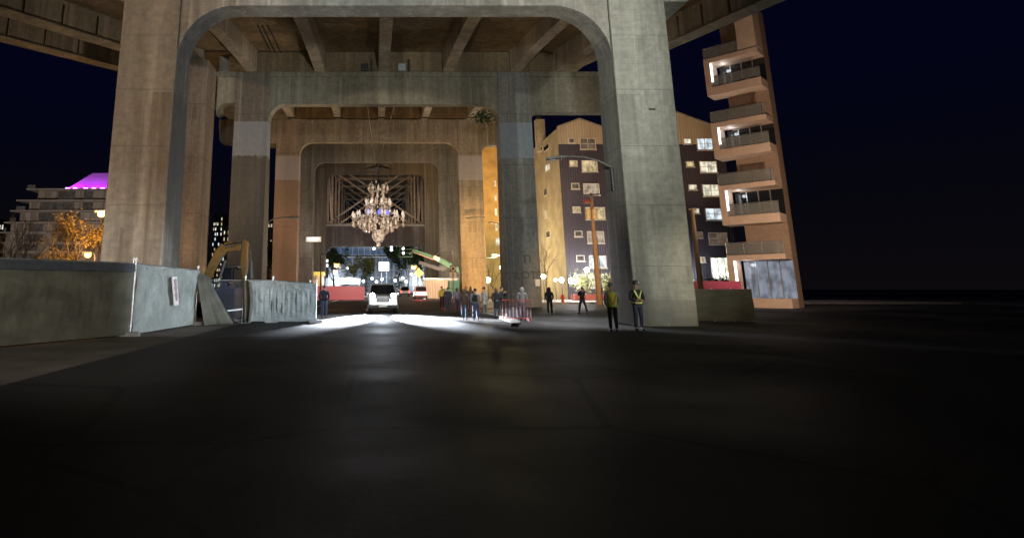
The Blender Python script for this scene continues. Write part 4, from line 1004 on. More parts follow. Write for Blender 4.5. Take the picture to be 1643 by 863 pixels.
for k in range(170):
    t = rnd.random(); py = 316 + 58 * t; rmax = (7 + 27 * min(1, t * 1.6)) * (1 - max(0, t - .8) * 2.6) * PXM; a = rnd.uniform(0, 6.28); r_ = rmax * rnd.uniform(.5, 1) ** .6; w = rnd.uniform(.10, .24)
    beads.lathe([(.02, -w * 2.0), (w, -.3 * w), (.02, w * 1.3)], (CX + math.cos(a) * r_, CY + math.sin(a) * r_, zc_(py)), 5)
for k in range(34):
    a = rnd.uniform(0, 6.28); r_ = rnd.uniform(.4, 1.9); w = rnd.uniform(.10, .2); beads.lathe([(.02, -w * 2.0), (w, -.3 * w), (.02, w * 1.3)], (CX + math.cos(a) * r_, CY + math.sin(a) * r_, zc_(rnd.uniform(293, 308))), 5)
bo = beads.build('crystal_beads', M_CRY, ch); bo['kind'] = 'stuff'
for (px, py) in ((592, 342), (609, 342.5), (621, 343)):
    p = K(px, py); m = MB(); m.ball(p + Vector((0, -2.0, 0)), .42, 8, sz=1.1); m.build('blue_lamp', L_BLUE, ch)
bulb('chandelier_light', (CX, CY, zc_(345)), 350, (1, .76, .55), 1.2)
flood('chandelier_spot', (CX - 5, CY - 26, 19.0), (CX, CY, zc_(345)), 1.15, (1.0, .86, .72), 34, .5)
flood('chandelier_spot', (CX + 3, 79, 19.5), (CX, CY, zc_(345)), .7, (1.0, .88, .74), 34, .5)
# guy wires to the chandelier mount
for i, (pa, Ya) in enumerate([((590, 172), Y2 + 2), ((632, 172), Y2 + 2), ((702, 236), Y4 - 8), ((660, 238), Y4 - 8)]):
    m = MB(); m.tube([P(*pa, Ya), (CX + .3 * (i - 1.5), CY, zm + .3)], .035, 4); 
    tag(m.build('guy_wire', M_STEEL), ('thin wire from the second beam to the chandelier mount, left one', 'thin wire from the second beam to the chandelier mount, right one', 'thin wire from the fourth beam, outer of the pair on the right', 'thin wire from the fourth beam, inner of the pair on the right')[i], 'wire', 'wires steadying the chandelier')

# ================================================================ poles, hydrant, signs
YP = 60.0
up = thing('utility_pole', 'lit wooden utility pole with crossarm, insulators and two transformer cans', 'utility pole', (X(960, 486, YP), YP, 0))
px_ = X(958, 440, YP); zt = Z(955, 310, YP)
m = MB(); m.tube([(px_, YP, 0), (px_, YP, zt * .5), (px_, YP, zt)], [.27, .22, .15], 12); m.build('shaft', M_WOOD, up)
zc2 = Z(952, 312, YP); m = MB(); m.bar((px_ - .95, YP - .22, zc2 - .12), (px_ + .9, YP - .22, zc2 - .02), .12, .14); m.build('crossarm', M_DARK, up)
m = MB(); m.bar((px_ - .9, YP - .22, zc2 - .95), (px_ + .02, YP - .22, zc2 - .85), .10, .12); m.build('crossarm', M_WOOD, up)
for k in range(4):
    m = MB(); m.lathe([(.05, 0), (.09, .06), (.05, .12), (.08, .18), (.03, .24)], (px_ - .85 + k * .2, YP - .22, zc2 - .82), 8); m.build('insulator', M_RED, up)
for sx_ in (-.52, .12):
    zz0 = Z(955, 353, YP); m = MB(); m.lathe([(.27, 0), (.29, .04), (.29, .95), (.30, .96), (.24, 1.06), (.05, 1.1)], (px_ + sx_ - .1, YP - .45, zz0), 12); m.build('transformer', plain('buff_can_paint', (.50, .40, .24), .5), up)
m = MB(); m.tube([(px_ + .3, YP - .1, 0), (px_ + .3, YP - .1, 3.2), (px_ + .22, YP - .1, zt * .6)], .04, 6); m.build('conduit', M_DARK, up)
YQ = 44.0
qx = X(1124, 460, YQ); zt = Z(1117, 335, YQ)
up2 = thing('utility_pole', 'plain dark wooden pole standing behind the olive tarp fence', 'utility pole', (qx, YQ, 0))
m = MB(); m.tube([(qx, YQ, 0), (qx, YQ, zt * .5), (qx, YQ, zt)], [.19, .17, .13], 10); m.build('shaft', M_WOOD, up2)
m = MB(); m.bar((qx - .28, YQ, zt - .05), (qx + .28, YQ, zt - .05), .1, .12); m.build('top_arm', M_WOOD, up2)
p = G(903, 487.5); p.y = 63.6; p.x = X(903, 480, 63.6); hy = thing('fire_hydrant', 'red fire hydrant on the pavement in front of the ochre wall', 'fire hydrant', (p.x, p.y, .14))
m = MB(); m.lathe([(.19, 0), (.19, .06), (.13, .08), (.125, .55), (.17, .58), (.17, .64), (.13, .72), (.06, .82), (.05, .9)], (p.x, p.y, .14), 14); m.build('barrel', M_RED, hy, smooth=False)
for d in (-1, 1):
    m = MB(); m.lathe([(.07, 0), (.07, .10), (.08, .10), (.08, .15)], (0, 0, 0), 10); m.xf(Matrix.Translation((p.x + d * .10, p.y, .14 + .46)) @ Matrix.Rotation(R(90 * d), 4, 'Y')); m.build('nozzle', M_RED, hy)
m = MB(); m.lathe([(.09, 0), (.09, .10), (.10, .10), (.10, .16)], (0, 0, 0), 10); m.xf(Matrix.Translation((p.x, p.y - .10, .14 + .38)) @ Matrix.Rotation(R(90), 4, 'X')); m.build('pumper_cap', M_RED, hy)
# pedestrian sign on a mast with an arm
YW = 66.0
wx = X(727, 450, YW); sp1 = thing('crossing_sign', 'walk sign with a ring sign above it on a slim post with an arm', 'sign', (wx, YW, 0))
zt = Z(727, 402, YW); m = MB(); m.tube([(wx, YW, 0), (wx, YW, zt)], .06, 8); m.build('post', plain('brown_post', (.30, .22, .15), .6), sp1)
m = MB(); m.tube([(wx, YW, zt), (X(714, 404, YW), YW, Z(714, 404, YW)), (X(700, 408, YW), YW, Z(700, 408, YW))], .045, 6); m.build('arm', M_STEEL, sp1)
a, b = P(721.5, 447, YW), P(732, 436.5, YW); M_SIGNW = plain('sign_white', (.78, .70, .58), .5, vary=.08)
m = MB(); m.box(a.x, b.x, YW - .10, YW - .07, a.z, b.z); pl = m.build('walk_panel', M_SIGNW, sp1)
M_BRN = plain('sign_brown', (.09, .035, .02), .6); cx_, cz_ = (a.x + b.x) / 2, (a.z + b.z) / 2; h_ = (b.z - a.z)
m = MB(); yy = YW - .115
m.ball((cx_ + .01, yy, cz_ + h_ * .33), h_ * .075, 8, sy=.2)
m.bar((cx_, yy, cz_ + h_ * .24), (cx_ - .01, yy, cz_ - h_ * .06), .02, h_ * .12, up=(1, 0, 0)); m.bar((cx_, yy, cz_ - h_ * .04), (cx_ + h_ * .18, yy, cz_ - h_ * .36), .018, h_ * .08, up=(1, 0, 0)); m.bar((cx_ - .01, yy, cz_ - h_ * .04), (cx_ - h_ * .2, yy, cz_ - h_ * .36), .022, h_ * .08, up=(1, 0, 0))
m.bar((cx_, yy, cz_ + h_ * .2), (cx_ + h_ * .2, yy, cz_ + h_ * .02), .016, h_ * .06, up=(1, 0, 0)); m.bar((cx_ - .01, yy, cz_ + h_ * .2), (cx_ - h_ * .2, yy, cz_ + h_ * .03), .014, h_ * .06, up=(1, 0, 0)); m.build('walking_figure', M_BRN, pl)
a, b = P(722, 436, YW), P(731.5, 426, YW); cx_, cz_ = (a.x + b.x) / 2, (a.z + b.z) / 2; m = MB(); m.box(a.x, b.x, YW - .09, YW - .065, a.z, b.z); pl = m.build('ring_panel', M_BRN, sp1)
m = MB(); vs = []; rr = (b.x - a.x) * .42
for k in range(20):
    an = 2 * math.pi * k / 20; vs += [(cx_ + rr * math.cos(an), YW - .10, cz_ + rr * math.sin(an)), (cx_ + rr * .62 * math.cos(an), YW - .10, cz_ + rr * .62 * math.sin(an))]
m.add(vs, [(2 * k, (2 * k + 2) % 40, (2 * k + 3) % 40, 2 * k + 1) for k in range(20)]); m.build('ring', M_SIGNW, pl)
# signal mast on the left
YM = 70.0
mx = X(514.5, 450, YM); sm = thing('signal_mast', 'dark mast with a long arm and hanging signal behind the standing man', 'traffic signal', (mx, YM, 0)); zt = Z(514, 408, YM)
m = MB(); m.tube([(mx, YM, 0), (mx, YM, zt)], .08, 8); m.build('pole', M_DARK, sm); m = MB(); m.tube([(mx, YM, zt), (X(548, 409, YM), YM, zt - .05)], .05, 8); m.build('arm', M_DARK, sm)
m = MB(); a = P(525, 424, YM); m.box(a.x - .15, a.x + .15, YM - .12, YM + .12, P(525, 446, YM).z, P(525, 416, YM).z); sh = m.build('signal_box', M_DARK, sm, bevel=.02)
m = MB(); m.tube([(a.x, YM, P(525, 417, YM).z), (a.x, YM, zt)], .03, 6); m.build('hanger', M_DARK, sm)
for py in (418.5, 426): m = MB(); q = P(525, py, YM - .14); m.box(q.x - .11, q.x + .11, YM - .16, YM - .122, q.z - .16, q.z + .16); m.build('signal_face', emit('white_signal_glow', (.9, .95, 1), 2.2), sh)
YN = 140.0
for (px, py, sz, mt, lab, diamond) in [(538, 437, .55, M_SIGNW, 'small white road sign on a post at the left of the far street', False), (672, 438, .75, plain('sign_yellow', (.75, .42, .05), .5), 'yellow diamond road sign on a post at the right of the far street', True)]:
    p = P(px, py, YN); o = thing('road_sign', lab, 'road sign', (p.x, YN, 0)); m = MB(); m.tube([(p.x, YN, 0), (p.x, YN, p.z + .5)], .06, 6); m.build('post', M_STEEL, o)
    m = MB(); h_ = sz * (1.5 if diamond else 1.0); poly = [(p.x - h_, p.z), (p.x, p.z - h_), (p.x + h_, p.z), (p.x, p.z + h_)] if diamond else [(p.x - h_, p.z - h_), (p.x + h_, p.z - h_), (p.x + h_, p.z + h_), (p.x - h_, p.z + h_)]
    m.prism(poly, YN - .12, YN - .07); m.build('sign_plate', mt, o); flood('sign_light', (p.x, YN - 12, 2), p, 1.5, (1, .9, .7), 20, .5)

# ================================================================ boom lift (green)
YL = 86.0
bl = thing('boom_lift', 'green articulated boom lift reaching up to the left behind the orange column', 'boom lift', (X(722, 470, YL), YL, 0))
L_ = lambda px, py, dy=0: P(px, py, YL + dy)
m = MB(); m.bar(L_(738, 435), L_(698, 413.5), .45, .75); m.bar(L_(740, 446), L_(742, 432), .5, .6, up=(1, 0, 0)); m.build('main_boom', M_GREEN, bl, bevel=.04)
m = MB(); m.bar(L_(700, 414.6), L_(662, 401.5), .34, .48); m.build('telescope', M_GREEN, bl, bevel=.03)
m = MB(); m.bar(L_(699, 417.5), L_(664, 404.8), .12, .14); m.build('hose_track', plain('pale_red_track', (.6, .25, .15), .5), bl)
m = MB()
for t in (0, .35): m.ball(L_(698 + 12 * t, 413.5 + 6 * t, -.4), .34, 8)
m.build('boom_head', M_SIGNW, bl)
m = MB(); m.bar(L_(664, 402), L_(657, 408), .25, .3); m.build('jib', M_DARK, bl)
m = MB(); a, b = L_(640, 412), L_(661, 400); z0, z1 = a.z, b.z
for (x, y) in ((a.x, -.5), (b.x, -.5), (a.x, .5), (b.x, .5)): m.tube([(x, YL + y, z0), (x, YL + y, z1)], .035, 6)
for z in (z0 + .02, (z0 + z1) / 2, z1): 
    m.bar((a.x, YL - .5, z), (b.x, YL - .5, z), .05, .05); m.bar((a.x, YL + .5, z), (b.x, YL + .5, z), .05, .05); m.bar((a.x, YL - .5, z), (a.x, YL + .5, z), .05, .05)
m.box(a.x, b.x, YL - .5, YL + .5, z0 - .08, z0); m.build('basket', M_GREEN, bl)
m = MB(); m.bar(L_(672, 421, .9), L_(706, 432, .9), .4, .5); m.bar(L_(706, 432, .9), L_(716, 428, .9), .4, .7); m.build('lower_arm', M_DARK, bl)
m = MB(); c = L_(730, 462); m.box(c.x - 1.6, c.x + 1.6, YL - 1.1, YL + 1.1, .6, 1.5); m.box(c.x - .9, c.x + 1.5, YL - .9, YL + .9, 1.502, 2.6); m.build('chassis', M_GREEN, bl, bevel=.05)
m = MB(); m.bar((c.x + .5, YL, 2.5), L_(741, 446), .5, .5); m.build('riser', M_GREEN, bl)
for dx in (-1.2, 1.2):
    for dy in (-1.15, 1.15): m = MB(); m.lathe([(.2, -.16), (.5, -.16), (.5, .16), (.2, .16)], (0, 0, 0), 16); m.xf(Matrix.Translation((c.x + dx, YL + dy, .5)) @ Matrix.Rotation(R(90), 4, 'X')); m.build('wheel', M_BLACK, bl)
flood('lift_light', (4, 70, 3), L_(705, 420), .6, (.9, 1, .8), 50, .7)
# pale corrugated site container / panels below the lift
YX = 90.0; p, q = P(681, 478, YX), P(737, 448, YX)
cn = thing('site_container', 'pale corrugated site container standing below the green boom', 'container', ((p.x + q.x) / 2, YX, 0))
m = MB(); m.box(p.x, q.x, YX, YX + 2.4, .1, q.z); m.build('body', siding('pale_corrugated', (.58, .44, .36), .35), cn)
m = MB(); m.box(p.x - .05, q.x + .05, YX - .05, YX + 2.45, q.z, q.z + .15); m.build('roof_rail', M_STEEL, cn)
m = MB(); m.box(p.x + .1, q.x - .1, YX + .1, YX + 2.3, 0, .1); m.build('skid', M_DARK, cn)
flood('lamp_light', (9, 74, 3.5), (9.5, YX, 1.2), 1.6, (1, .80, .70), 70, .7)
# ================================================================ cars
M_CAR = N('silver_car_paint'); M_CAR.col((.55, .56, .58)); M_CAR.b.inputs['Coat Weight'].default_value = .6; M_CAR = M_CAR.set(.3, .3)
L_HEAD = emit('headlamp_glow', (.86, .93, 1), 140)
def car(loc, label, mt, group=None):
    """tall estate car facing -Y, front bumper at y = 0"""
    r = thing('parked_car', label, 'car', (0, 0, 0), group)
    W = .92
    m = MB(); m.prismx([(.06, .32), (4.55, .32), (4.65, .6), (4.6, 1.12), (1.25, 1.22), (.22, 1.12), (.0, .92), (-.03, .55)], -W, W); m.build('body', mt, r, bevel=.07)
    m = MB()
    lo, hi = [(-W + .03, 1.16, 1.2), (W - .03, 1.16, 1.2), (W - .03, 4.55, 1.13), (-W + .03, 4.55, 1.13)], [(-W + .17, 2.0, 1.82), (W - .17, 2.0, 1.82), (W - .17, 4.2, 1.80), (-W + .17, 4.2, 1.80)]
    m.hexa(lo + hi); cb = m.build('cabin', M_GLASSD, r, bevel=.05)
    m = MB(); m.hexa([(-W + .16, 1.98, 1.80), (W - .16, 1.98, 1.80), (W - .16, 4.24, 1.785), (-W + .16, 4.24, 1.785), (-W + .22, 2.1, 1.88), (W - .22, 2.1, 1.88), (W - .22, 4.15, 1.86), (-W + .22, 4.15, 1.86)]); m.build('roof', mt, r, bevel=.04)
    for sx_ in (-1, 1):
        m = MB(); m.bar((sx_ * (W - .035), 1.14, 1.2), (sx_ * (W - .17), 1.99, 1.83), .07, .06); m.bar((sx_ * (W - .05), 2.9, 1.16), (sx_ * (W - .16), 2.9, 1.82), .10, .05); m.bar((sx_ * (W - .05), 4.5, 1.13), (sx_ * (W - .16), 4.2, 1.82), .14, .07); m.build('roof_pillar', mt, r)
        m = MB(); m.box(sx_ * .60 - .22, sx_ * .60 + .22, -.02, .25, 1.0, 1.24); hl = m.build('headlight', M_DARK, r, bevel=.03)
        m = MB(); m.ball((sx_ * .66, -.02, 1.13), .15, 12, sy=.5); m.build('lamp_glass', L_HEAD, hl, smooth=True)
        m = MB(); m.box(sx_ * .78 - .11, sx_ * .78 + .11, 4.60, 4.67, .75, 1.08); m.build('tail_light', L_TAIL, r, bevel=.02)
        m = MB(); m.box(sx_ * 1.0 - .09, sx_ * 1.0 + .09, 1.45, 1.55, 1.14, 1.30); m.build('mirror', mt, r, bevel=.02)
        for y in (.85, 3.75):
            m = MB(); m.lathe([(.02, -.11), (.22, -.11), (.345, -.10), (.345, .10), (.22, .11), (.02, .11)], (0, 0, 0), 18); m.xf(Matrix.Translation((sx_ * (W - .07), y, .345)) @ Matrix.Rotation(R(90), 4, 'Y')); wh = m.build('wheel', M_BLACK, r)
            m = MB(); m.lathe([(.02, 0), (.21, 0), (.21, .02), (.02, .03)], (0, 0, 0), 10); m.xf(Matrix.Translation((sx_ * (W + .045), y, .345)) @ Matrix.Rotation(R(90 * sx_), 4, 'Y')); m.build('rim', M_STEEL, wh)
    m = MB(); m.box(-.40, .40, -.045, .06, .72, .98); gr_ = m.build('grille', M_DARK, r)
    m = MB()
    for k in range(4): m.box(-.38, .38, -.06, -.046, .745 + k * .06, .765 + k * .06)
    m.build('grille_bar', M_STEEL, gr_)
    m = MB(); m.box(-.9, .9, -.07, .2, .34, .56); m.build('bumper', M_DARK, r, bevel=.04); m = MB(); m.box(-.9, .9, 4.55, 4.72, .36, .60); m.build('bumper', M_DARK, r, bevel=.04)
    m = MB(); m.box(-.26, .26, -.085, -.071, .42, .53); m.build('number_plate', M_WHITE, r)
    r.location = loc; return r
c0 = P(614.5, 474, 39.0)
car1 = car((c0.x, 39.0, 0), 'silver car facing the camera with blazing headlamps under the chandelier', M_CAR)
for sx_ in (-.67, .67): flood('headlamp_beam', (c0.x + sx_, 38.86, 1.14), (c0.x + sx_ * 2.0, 35.1, 0.0), 1100.0, (.80, .88, 1.0), 27, .6, .08)
flood('headlamp_beam', (c0.x, 38.8, 1.1), (c0.x - 5, 29, 1.0), 1.2, (.80, .88, 1.0), 90, .9, .08)
flood('headlamp_beam', (c0.x, 38.8, 1.1), (c0.x + 2.6, 34.9, .0), 260.0, (.84, .90, 1.0), 24, .6, .08)
for (px, Y, rz, lab) in [(672, 92, 180, 'car seen from behind with glowing red tail lamps below the yellow diamond sign'), (648, 124, 180, 'far car driving away with red tail lamps, left of the yellow diamond sign'), (566, 132, 0, 'far oncoming car with bright headlamps right of the dark conifer'), (440, 118, 90, 'car crossing in the narrow gap left of the reddish lit column')]:
    k = copy_tree(car1); k.location = (X(px, 465, Y), Y, 0); k.rotation_euler = (0, 0, R(rz)); k['label'] = lab
bulb('tail_glow', (X(672, 465, 88), 86, .9), 260, (1, .10, .08), .3)
flood('far_headlamps', (X(566, 465, 130), 130.5, 1.2), (X(590, 480, 60), 70, 0), .35, (.8, .9, 1), 60, .8)

# ================================================================ trees and plants
M_BARK = plain('bark', (.13, .095, .06), .9, vary=.4, sc=4); M_BARKP = plain('pale_bark', (.26, .19, .12), .9, vary=.3, sc=4)
def leafmat(name, c):
    s = N(name); oi = s.noise((1, 1, 1), 1.6, 3); s.col(s.ramp(oi, [(.3, tuple(v * .5 for v in c)), (.7, tuple(v * 1.3 for v in c))])); s.b.inputs['Subsurface Weight'].default_value = 0; return s.set(.7)
LF_AUT = leafmat('autumn_leaf', (.38, .24, .035)); LF_DK = leafmat('dark_leaf', (.045, .075, .03)); LF_CON = leafmat('conifer_needles', (.035, .07, .055)); LF_LIT = leafmat('pale_shrub_leaf', (.30, .30, .12))
def leaves(m, c, n, spread, size, rnd):
    for _ in range(n):
        p = c + Vector((rnd.gauss(0, spread), rnd.gauss(0, spread), rnd.gauss(0, spread)))
        a = Vector((rnd.uniform(-1, 1), rnd.uniform(-1, 1), rnd.uniform(-.6, .6))).normalized(); b = a.cross(Vector((rnd.uniform(-1, 1), rnd.uniform(-1, 1), 1))).normalized()
        s_ = size * rnd.uniform(.6, 1.3); m.add([p - a * s_, p + b * s_ * .5, p + a * s_, p - b * s_ * .5], [(0, 1, 2, 3)])
def tree(label, base, h, spread, seed, leaf=None, nleaf=10, lsize=.12, bark=None, stems=1, depth=5, first=.3, lean=(0, 0), name='tree', r0=None, up=.35):
    rnd = random.Random(seed); r = thing(name, label, 'tree', base); tk = MB(); lv = MB(); tips = []
    def grow(p, d, L, rad, k):
        pts = [p]; dd = d.copy()
        for i in range(3):
            dd = (dd + Vector((rnd.uniform(-.22, .22), rnd.uniform(-.22, .22), rnd.uniform(-.05, .16)))).normalized(); pts.append(pts[-1] + dd * L / 3)
        tk.tube(pts, [rad, rad * .88, rad * .76, rad * .62], 7 if k < 2 else 4, cap=k == 0)
        if leaf and k >= depth - 2:
            for q in pts[1:]: leaves(lv, q, nleaf, spread * .055, lsize, rnd)
        if k >= depth: return
        for i in range(rnd.choice((2, 3, 3)) if k else 4):
            ang = rnd.uniform(0, 6.28); ti = rnd.uniform(.35, .95) * (spread / h) * 1.6
            s_ = Vector((math.cos(ang), math.sin(ang), 0)); nd = (dd + s_ * ti + Vector((0, 0, up * .3))).normalized()
            q = pts[rnd.choice((2, 3, 3))] if k else pts[3 if i < 2 else 2]
            grow(q, nd, L * rnd.uniform(.62, .85), rad * .58, k + 1)
    for s_ in range(stems):
        d = Vector((lean[0] + (s_ - (stems - 1) / 2) * .35, lean[1], 1)).normalized(); grow(Vector(base) + Vector(((s_ - (stems - 1) / 2) * .3, 0, 0)), d, h * first, r0 or h * .022, 0)
    tk.build('trunk', bark or M_BARK, r, smooth=True)
    if lv.v: lv.build('crown', leaf, r)
    return r
tree('autumn tree glowing yellow under the sodium street lamp', (X(124, 415, 64), 64, 0), 10.6, 6.2, 21, LF_AUT, 2, .13, M_BARKP, 2, 5, .30)
tree('small autumn tree with low spreading limbs left of the glowing yellow tree', (X(88, 420, 63), 63, 0), 6.6, 5.0, 5, LF_AUT, 2, .12, M_BARKP, 2, 4, .30)
tree('dark leafless tree at the left edge of the view', (X(10, 420, 70), 70, 0), 11.5, 6, 9, None, 0, .1, M_BARK, 2, 5, .26)
tree('dark bushy tree behind the left fence between the leafless and autumn trees', (X(44, 420, 80), 80, 0), 5.2, 4, 33, LF_DK, 8, .2, M_BARK, 2, 4, .25)
tree('leafless sapling in front of the ochre wall', (X(879, 478, 68), 68, .14), 5.3, 2.6, 14, None, 0, .1, M_BARK, 1, 4, .42, r0=.09)
tree('thin leaning bare tree between the orange and blue patched columns', (X(799, 478, 80), 80, 0), 5.0, 2.6, 17, None, 0, .1, M_BARK, 1, 4, .36, (-.35, 0), r0=.09)
tree('broad dark tree crown beyond the strut wall, right of the lit sign board', (X(655, 462, 178), 178, 0), 14.5, 9, 41, LF_DK, 16, .42, M_BARK, 1, 4, .40)
tree('bushy tree in the narrow gap beside the reddish lit column', (X(434, 462, 150), 150, 0), 14, 6, 44, LF_DK, 10, .4, M_BARK, 1, 4, .34)
def conifer(label, base, h, rb, seed):
    rnd = random.Random(seed); r = thing('conifer_tree', label, 'tree', base); b = Vector(base); m = MB(); m.tube([b, b + Vector((0, 0, h * .96))], [h * .022, .02], 7); m.build('trunk', M_BARK, r); lv = MB()
    n = int(h * 13)
    for i in range(n):
        t = .10 + .9 * i / n; a = rnd.uniform(0, 6.28); L = rb * (1 - t) ** .75 * rnd.uniform(.55, 1.1) + .15; p0 = b + Vector((0, 0, h * t)); tip = p0 + Vector((math.cos(a) * L, math.sin(a) * L, -.22 * L + rnd.uniform(-.2, .2)))
        for k in range(8):
            q = p0 + (tip - p0) * (k + 1) / 8; w = .34 * (1 - k / 11) * rb / 3; s_ = Vector((-math.sin(a), math.cos(a), 0)); out = (tip - p0).normalized()
            for sg in (-1, 1): lv.add([q, q + s_ * sg * w + out * w * .5 + Vector((0, 0, -.12)), q + out * w * .9 + Vector((0, 0, .03))], [(0, 1, 2)])
    lv.build('crown', LF_CON, r); return r
conifer('large dark conifer at the left of the far opening', (X(556, 462, 140), 140, 0), 11.0, 3.4, 3)
conifer('smaller conifer right of the large dark conifer', (X(588, 462, 148), 148, 0), 8.2, 3.2, 6)
conifer('dark conifer right of the lit sign board', (X(640, 462, 165), 165, 0), 8.0, 3.6, 16)
def shrub(label, base, w, h, seed, leaf, n=500, sz=.13, group=None, name='shrub'):
    rnd = random.Random(seed); r = thing(name, label, 'shrub', base, group); b = Vector(base); st = MB(); lv = MB()
    cl = [b + Vector((rnd.uniform(-w / 2, w / 2), rnd.uniform(-.35, .35), h * rnd.uniform(.3, .95))) for _ in range(11)]
    for c_ in cl: st.tube([b + Vector((rnd.uniform(-.1, .1), 0, 0)), (b + c_) / 2 + Vector((0, 0, .1)), c_], [.03, .02, .008], 4, False); leaves(lv, c_, n // 11, .20 * h, sz, rnd)
    st.build('stem', M_BARK, r); lv.build('foliage', leaf, r); return r
for i, (px, w, h, lab) in enumerate([(932, 1.6, 1.9, 'pale lit shrub in the planter nearest the corner of the violet block'), (944, 1.7, 2.5, 'tall pale lit shrub in the planter left of the lit utility pole'), (971, 1.9, 2.4, 'brightest pale shrub right of the lit utility pole'), (987, 1.5, 1.9, 'pale shrub at the edge of the pale front column')]):
    shrub(lab, (X(px, 470, 74), 74, .75), w, h, 50 + i, LF_LIT, 480, .13, 'shrubs in the planter by the apartment block')
bulb('planter_light', (X(955, 450, 72.5), 71.6, 3.0), 650, (.95, 1, .85), .3)
m = MB(); a, b = X(922, 470, 73.2), X(1000, 470, 73.2); m.box(a, b, 73.2, 74.8, .14, .85); tag(m.build('planter', plain('red_brown_planter', (.24, .05, .04), .6), bevel=.03), 'long low red brown planter under the pale lit shrubs', 'planter')
for i, (px, lab) in enumerate([(1135, 'low leafy plant left of the lit shop window'), (1152, 'low leafy plant in front of the lit shop window'), (1168, 'leafy plant at the corner of the peach condominium')]):
    shrub(lab, (X(px, 455, 72), 72, 1.9), 1.6, .9, 70 + i, LF_DK, 200, .12, 'plants below the shop window')
m = MB(); m.box(X(1120, 455, 71.3), X(1182, 455, 71.3), 71.3, 72.8, .14, 1.95); tag(m.build('planter', M_BRICKW, bevel=.03), 'raised planter below the lit shop window', 'planter')
# creeper hanging at the right haunch of the second bent
iv = MB(); rnd = random.Random(2)
for px, py in ((765, 185), (772, 186), (778, 190), (783, 196), (776, 183), (787, 189), (769, 192)): leaves(iv, P(px, py, Y2 + 1.6), 55, .25, .16, rnd)
tag(iv.build('creeper', LF_DK), 'dark creeper clump hanging at the curved corner of the second beam', 'creeper')
hg = MB(); rnd = random.Random(12)
for i in range(60): leaves(hg, Vector((X(-10 + i * 1.9, 410, 56), 56 + rnd.uniform(-.5, .5), rnd.uniform(.4, 3.2))), 40, .4, .2, rnd)
ho_ = tag(hg.build('hedge', LF_DK), 'dark hedge behind the olive fence at the left edge', 'hedge')

# ================================================================ barriers and cone
M_BARR = plain('red_barrier_paint', (.55, .05, .05), .45)
def barrier(px0, px1, Y, label, rot=0):
    a, b = P(px0, 482, Y), P(px1, 482, Y); r = thing('crowd_barrier', label, 'barrier', ((a.x + b.x) / 2, Y, 0), 'red crowd barriers by the onlookers')
    m = MB(); zt = 1.02
    m.tube([(a.x, Y, .12), (a.x, Y, zt), (b.x, Y, zt), (b.x, Y, .12)], .026, 8); m.tube([(a.x, Y, .18), (b.x, Y, .18)], .02, 6); m.build('frame', M_BARR, r)
    n = max(6, int((b.x - a.x) / .16))
    for i in range(1, n): m = MB(); x = a.x + (b.x - a.x) * i / n; m.tube([(x, Y, .18), (x, Y, zt)], .010, 5); m.build('bar', M_BARR, r)
    for x in (a.x + .18, b.x - .18): m = MB(); m.tube([(x, Y - .32, .0), (x, Y - .28, .06), (x, Y, .18), (x, Y + .28, .06), (x, Y + .32, 0)], .02, 6); m.build('foot', M_BARR, r)
barrier(806, 851, 29.8, 'red tubular barrier beside the man in the grey hoodie')
barrier(709, 737, 43.0, 'red tubular barrier in front of the pair at the left end of the crowd')
barrier(739, 768, 43.0, 'red tubular barrier behind the woman in the brown coat')
barrier(771, 803, 43.0, 'red tubular barrier behind the person in the long pale coat')
p = G(1171.5, 509.5); cn_ = thing('traffic_cone', 'faded orange traffic cone before the olive tarp fence', 'traffic cone', (p.x, p.y, 0))
m = MB(); m.box(p.x - .18, p.x + .18, p.y - .18, p.y + .18, 0, .04); m.build('base', M_BLACK, cn_)
m = MB(); m.lathe([(.14, .04), (.03, .62), (.02, .63)], (p.x, p.y, 0), 14); m.build('cone', plain('faded_orange', (.55, .20, .10), .6), cn_, smooth=True)
m = MB(); m.lathe([(.106, .26), (.078, .40)], (p.x, p.y, 0), 14); m.build('white_band', M_WHITE, cn_)
p = G(1189, 509); rb_ = MB(); rnd = random.Random(4)
for i in range(7): q = Vector((p.x + rnd.uniform(-.3, .3), p.y + rnd.uniform(-.1, .2), .05)); rb_.bar(q, q + Vector((rnd.uniform(-.25, .25), rnd.uniform(-.1, .1), rnd.uniform(.12, .45))), .05, .04)
tag(rb_.build('scrap_wood', M_WOOD), 'small heap of scrap wood beside the traffic cone', 'scrap wood')
flood('unseen_warm_light', (13, 15, 5), (17, 30, 1.2), .55, (1.0, .80, .50), 40, .6)
flood('unseen_warm_light', (20, 46, 8), (19, 58, 0), 2.8, (1.0, .52, .20), 100, .7)
flood('unseen_warm_light', (18, 50, 6), (21.5, YP, 7), .8, (1.0, .66, .36), 70, .6)  # added unseen flood on the utility pole

# ================================================================ people
M_SKIN = plain('skin', (.42, .24, .17), .55, vary=.08); M_HAIR = plain('dark_hair', (.025, .018, .014), .6); M_HAIRB = plain('brown_hair', (.10, .05, .025), .6)
def cloth(name, c): return plain(name, c, .85, vary=.25, sc=5)
K_BLACK = cloth('black_cloth', (.022, .022, .026)); K_NAVY = cloth('navy_cloth', (.03, .036, .065)); K_DENIM = cloth('denim', (.07, .10, .20)); K_GREY = cloth('grey_cloth', (.24, .24, .26)); K_PALE = cloth('pale_coat_cloth', (.46, .44, .42)); K_BROWN = cloth('brown_cloth', (.11, .075, .055)); K_HIVIS = cloth('lime_hi_vis', (.48, .58, .08)); K_LIME = cloth('lime_band', (.66, .72, .22)); K_YEL = cloth('yellow_cloth', (.62, .42, .05)); K_ORG = cloth('orange_plastic', (.60, .20, .05)); K_VIO = cloth('violet_grey_cloth', (.16, .13, .20)); K_SHOE = cloth('shoe_leather', (.03, .026, .022))
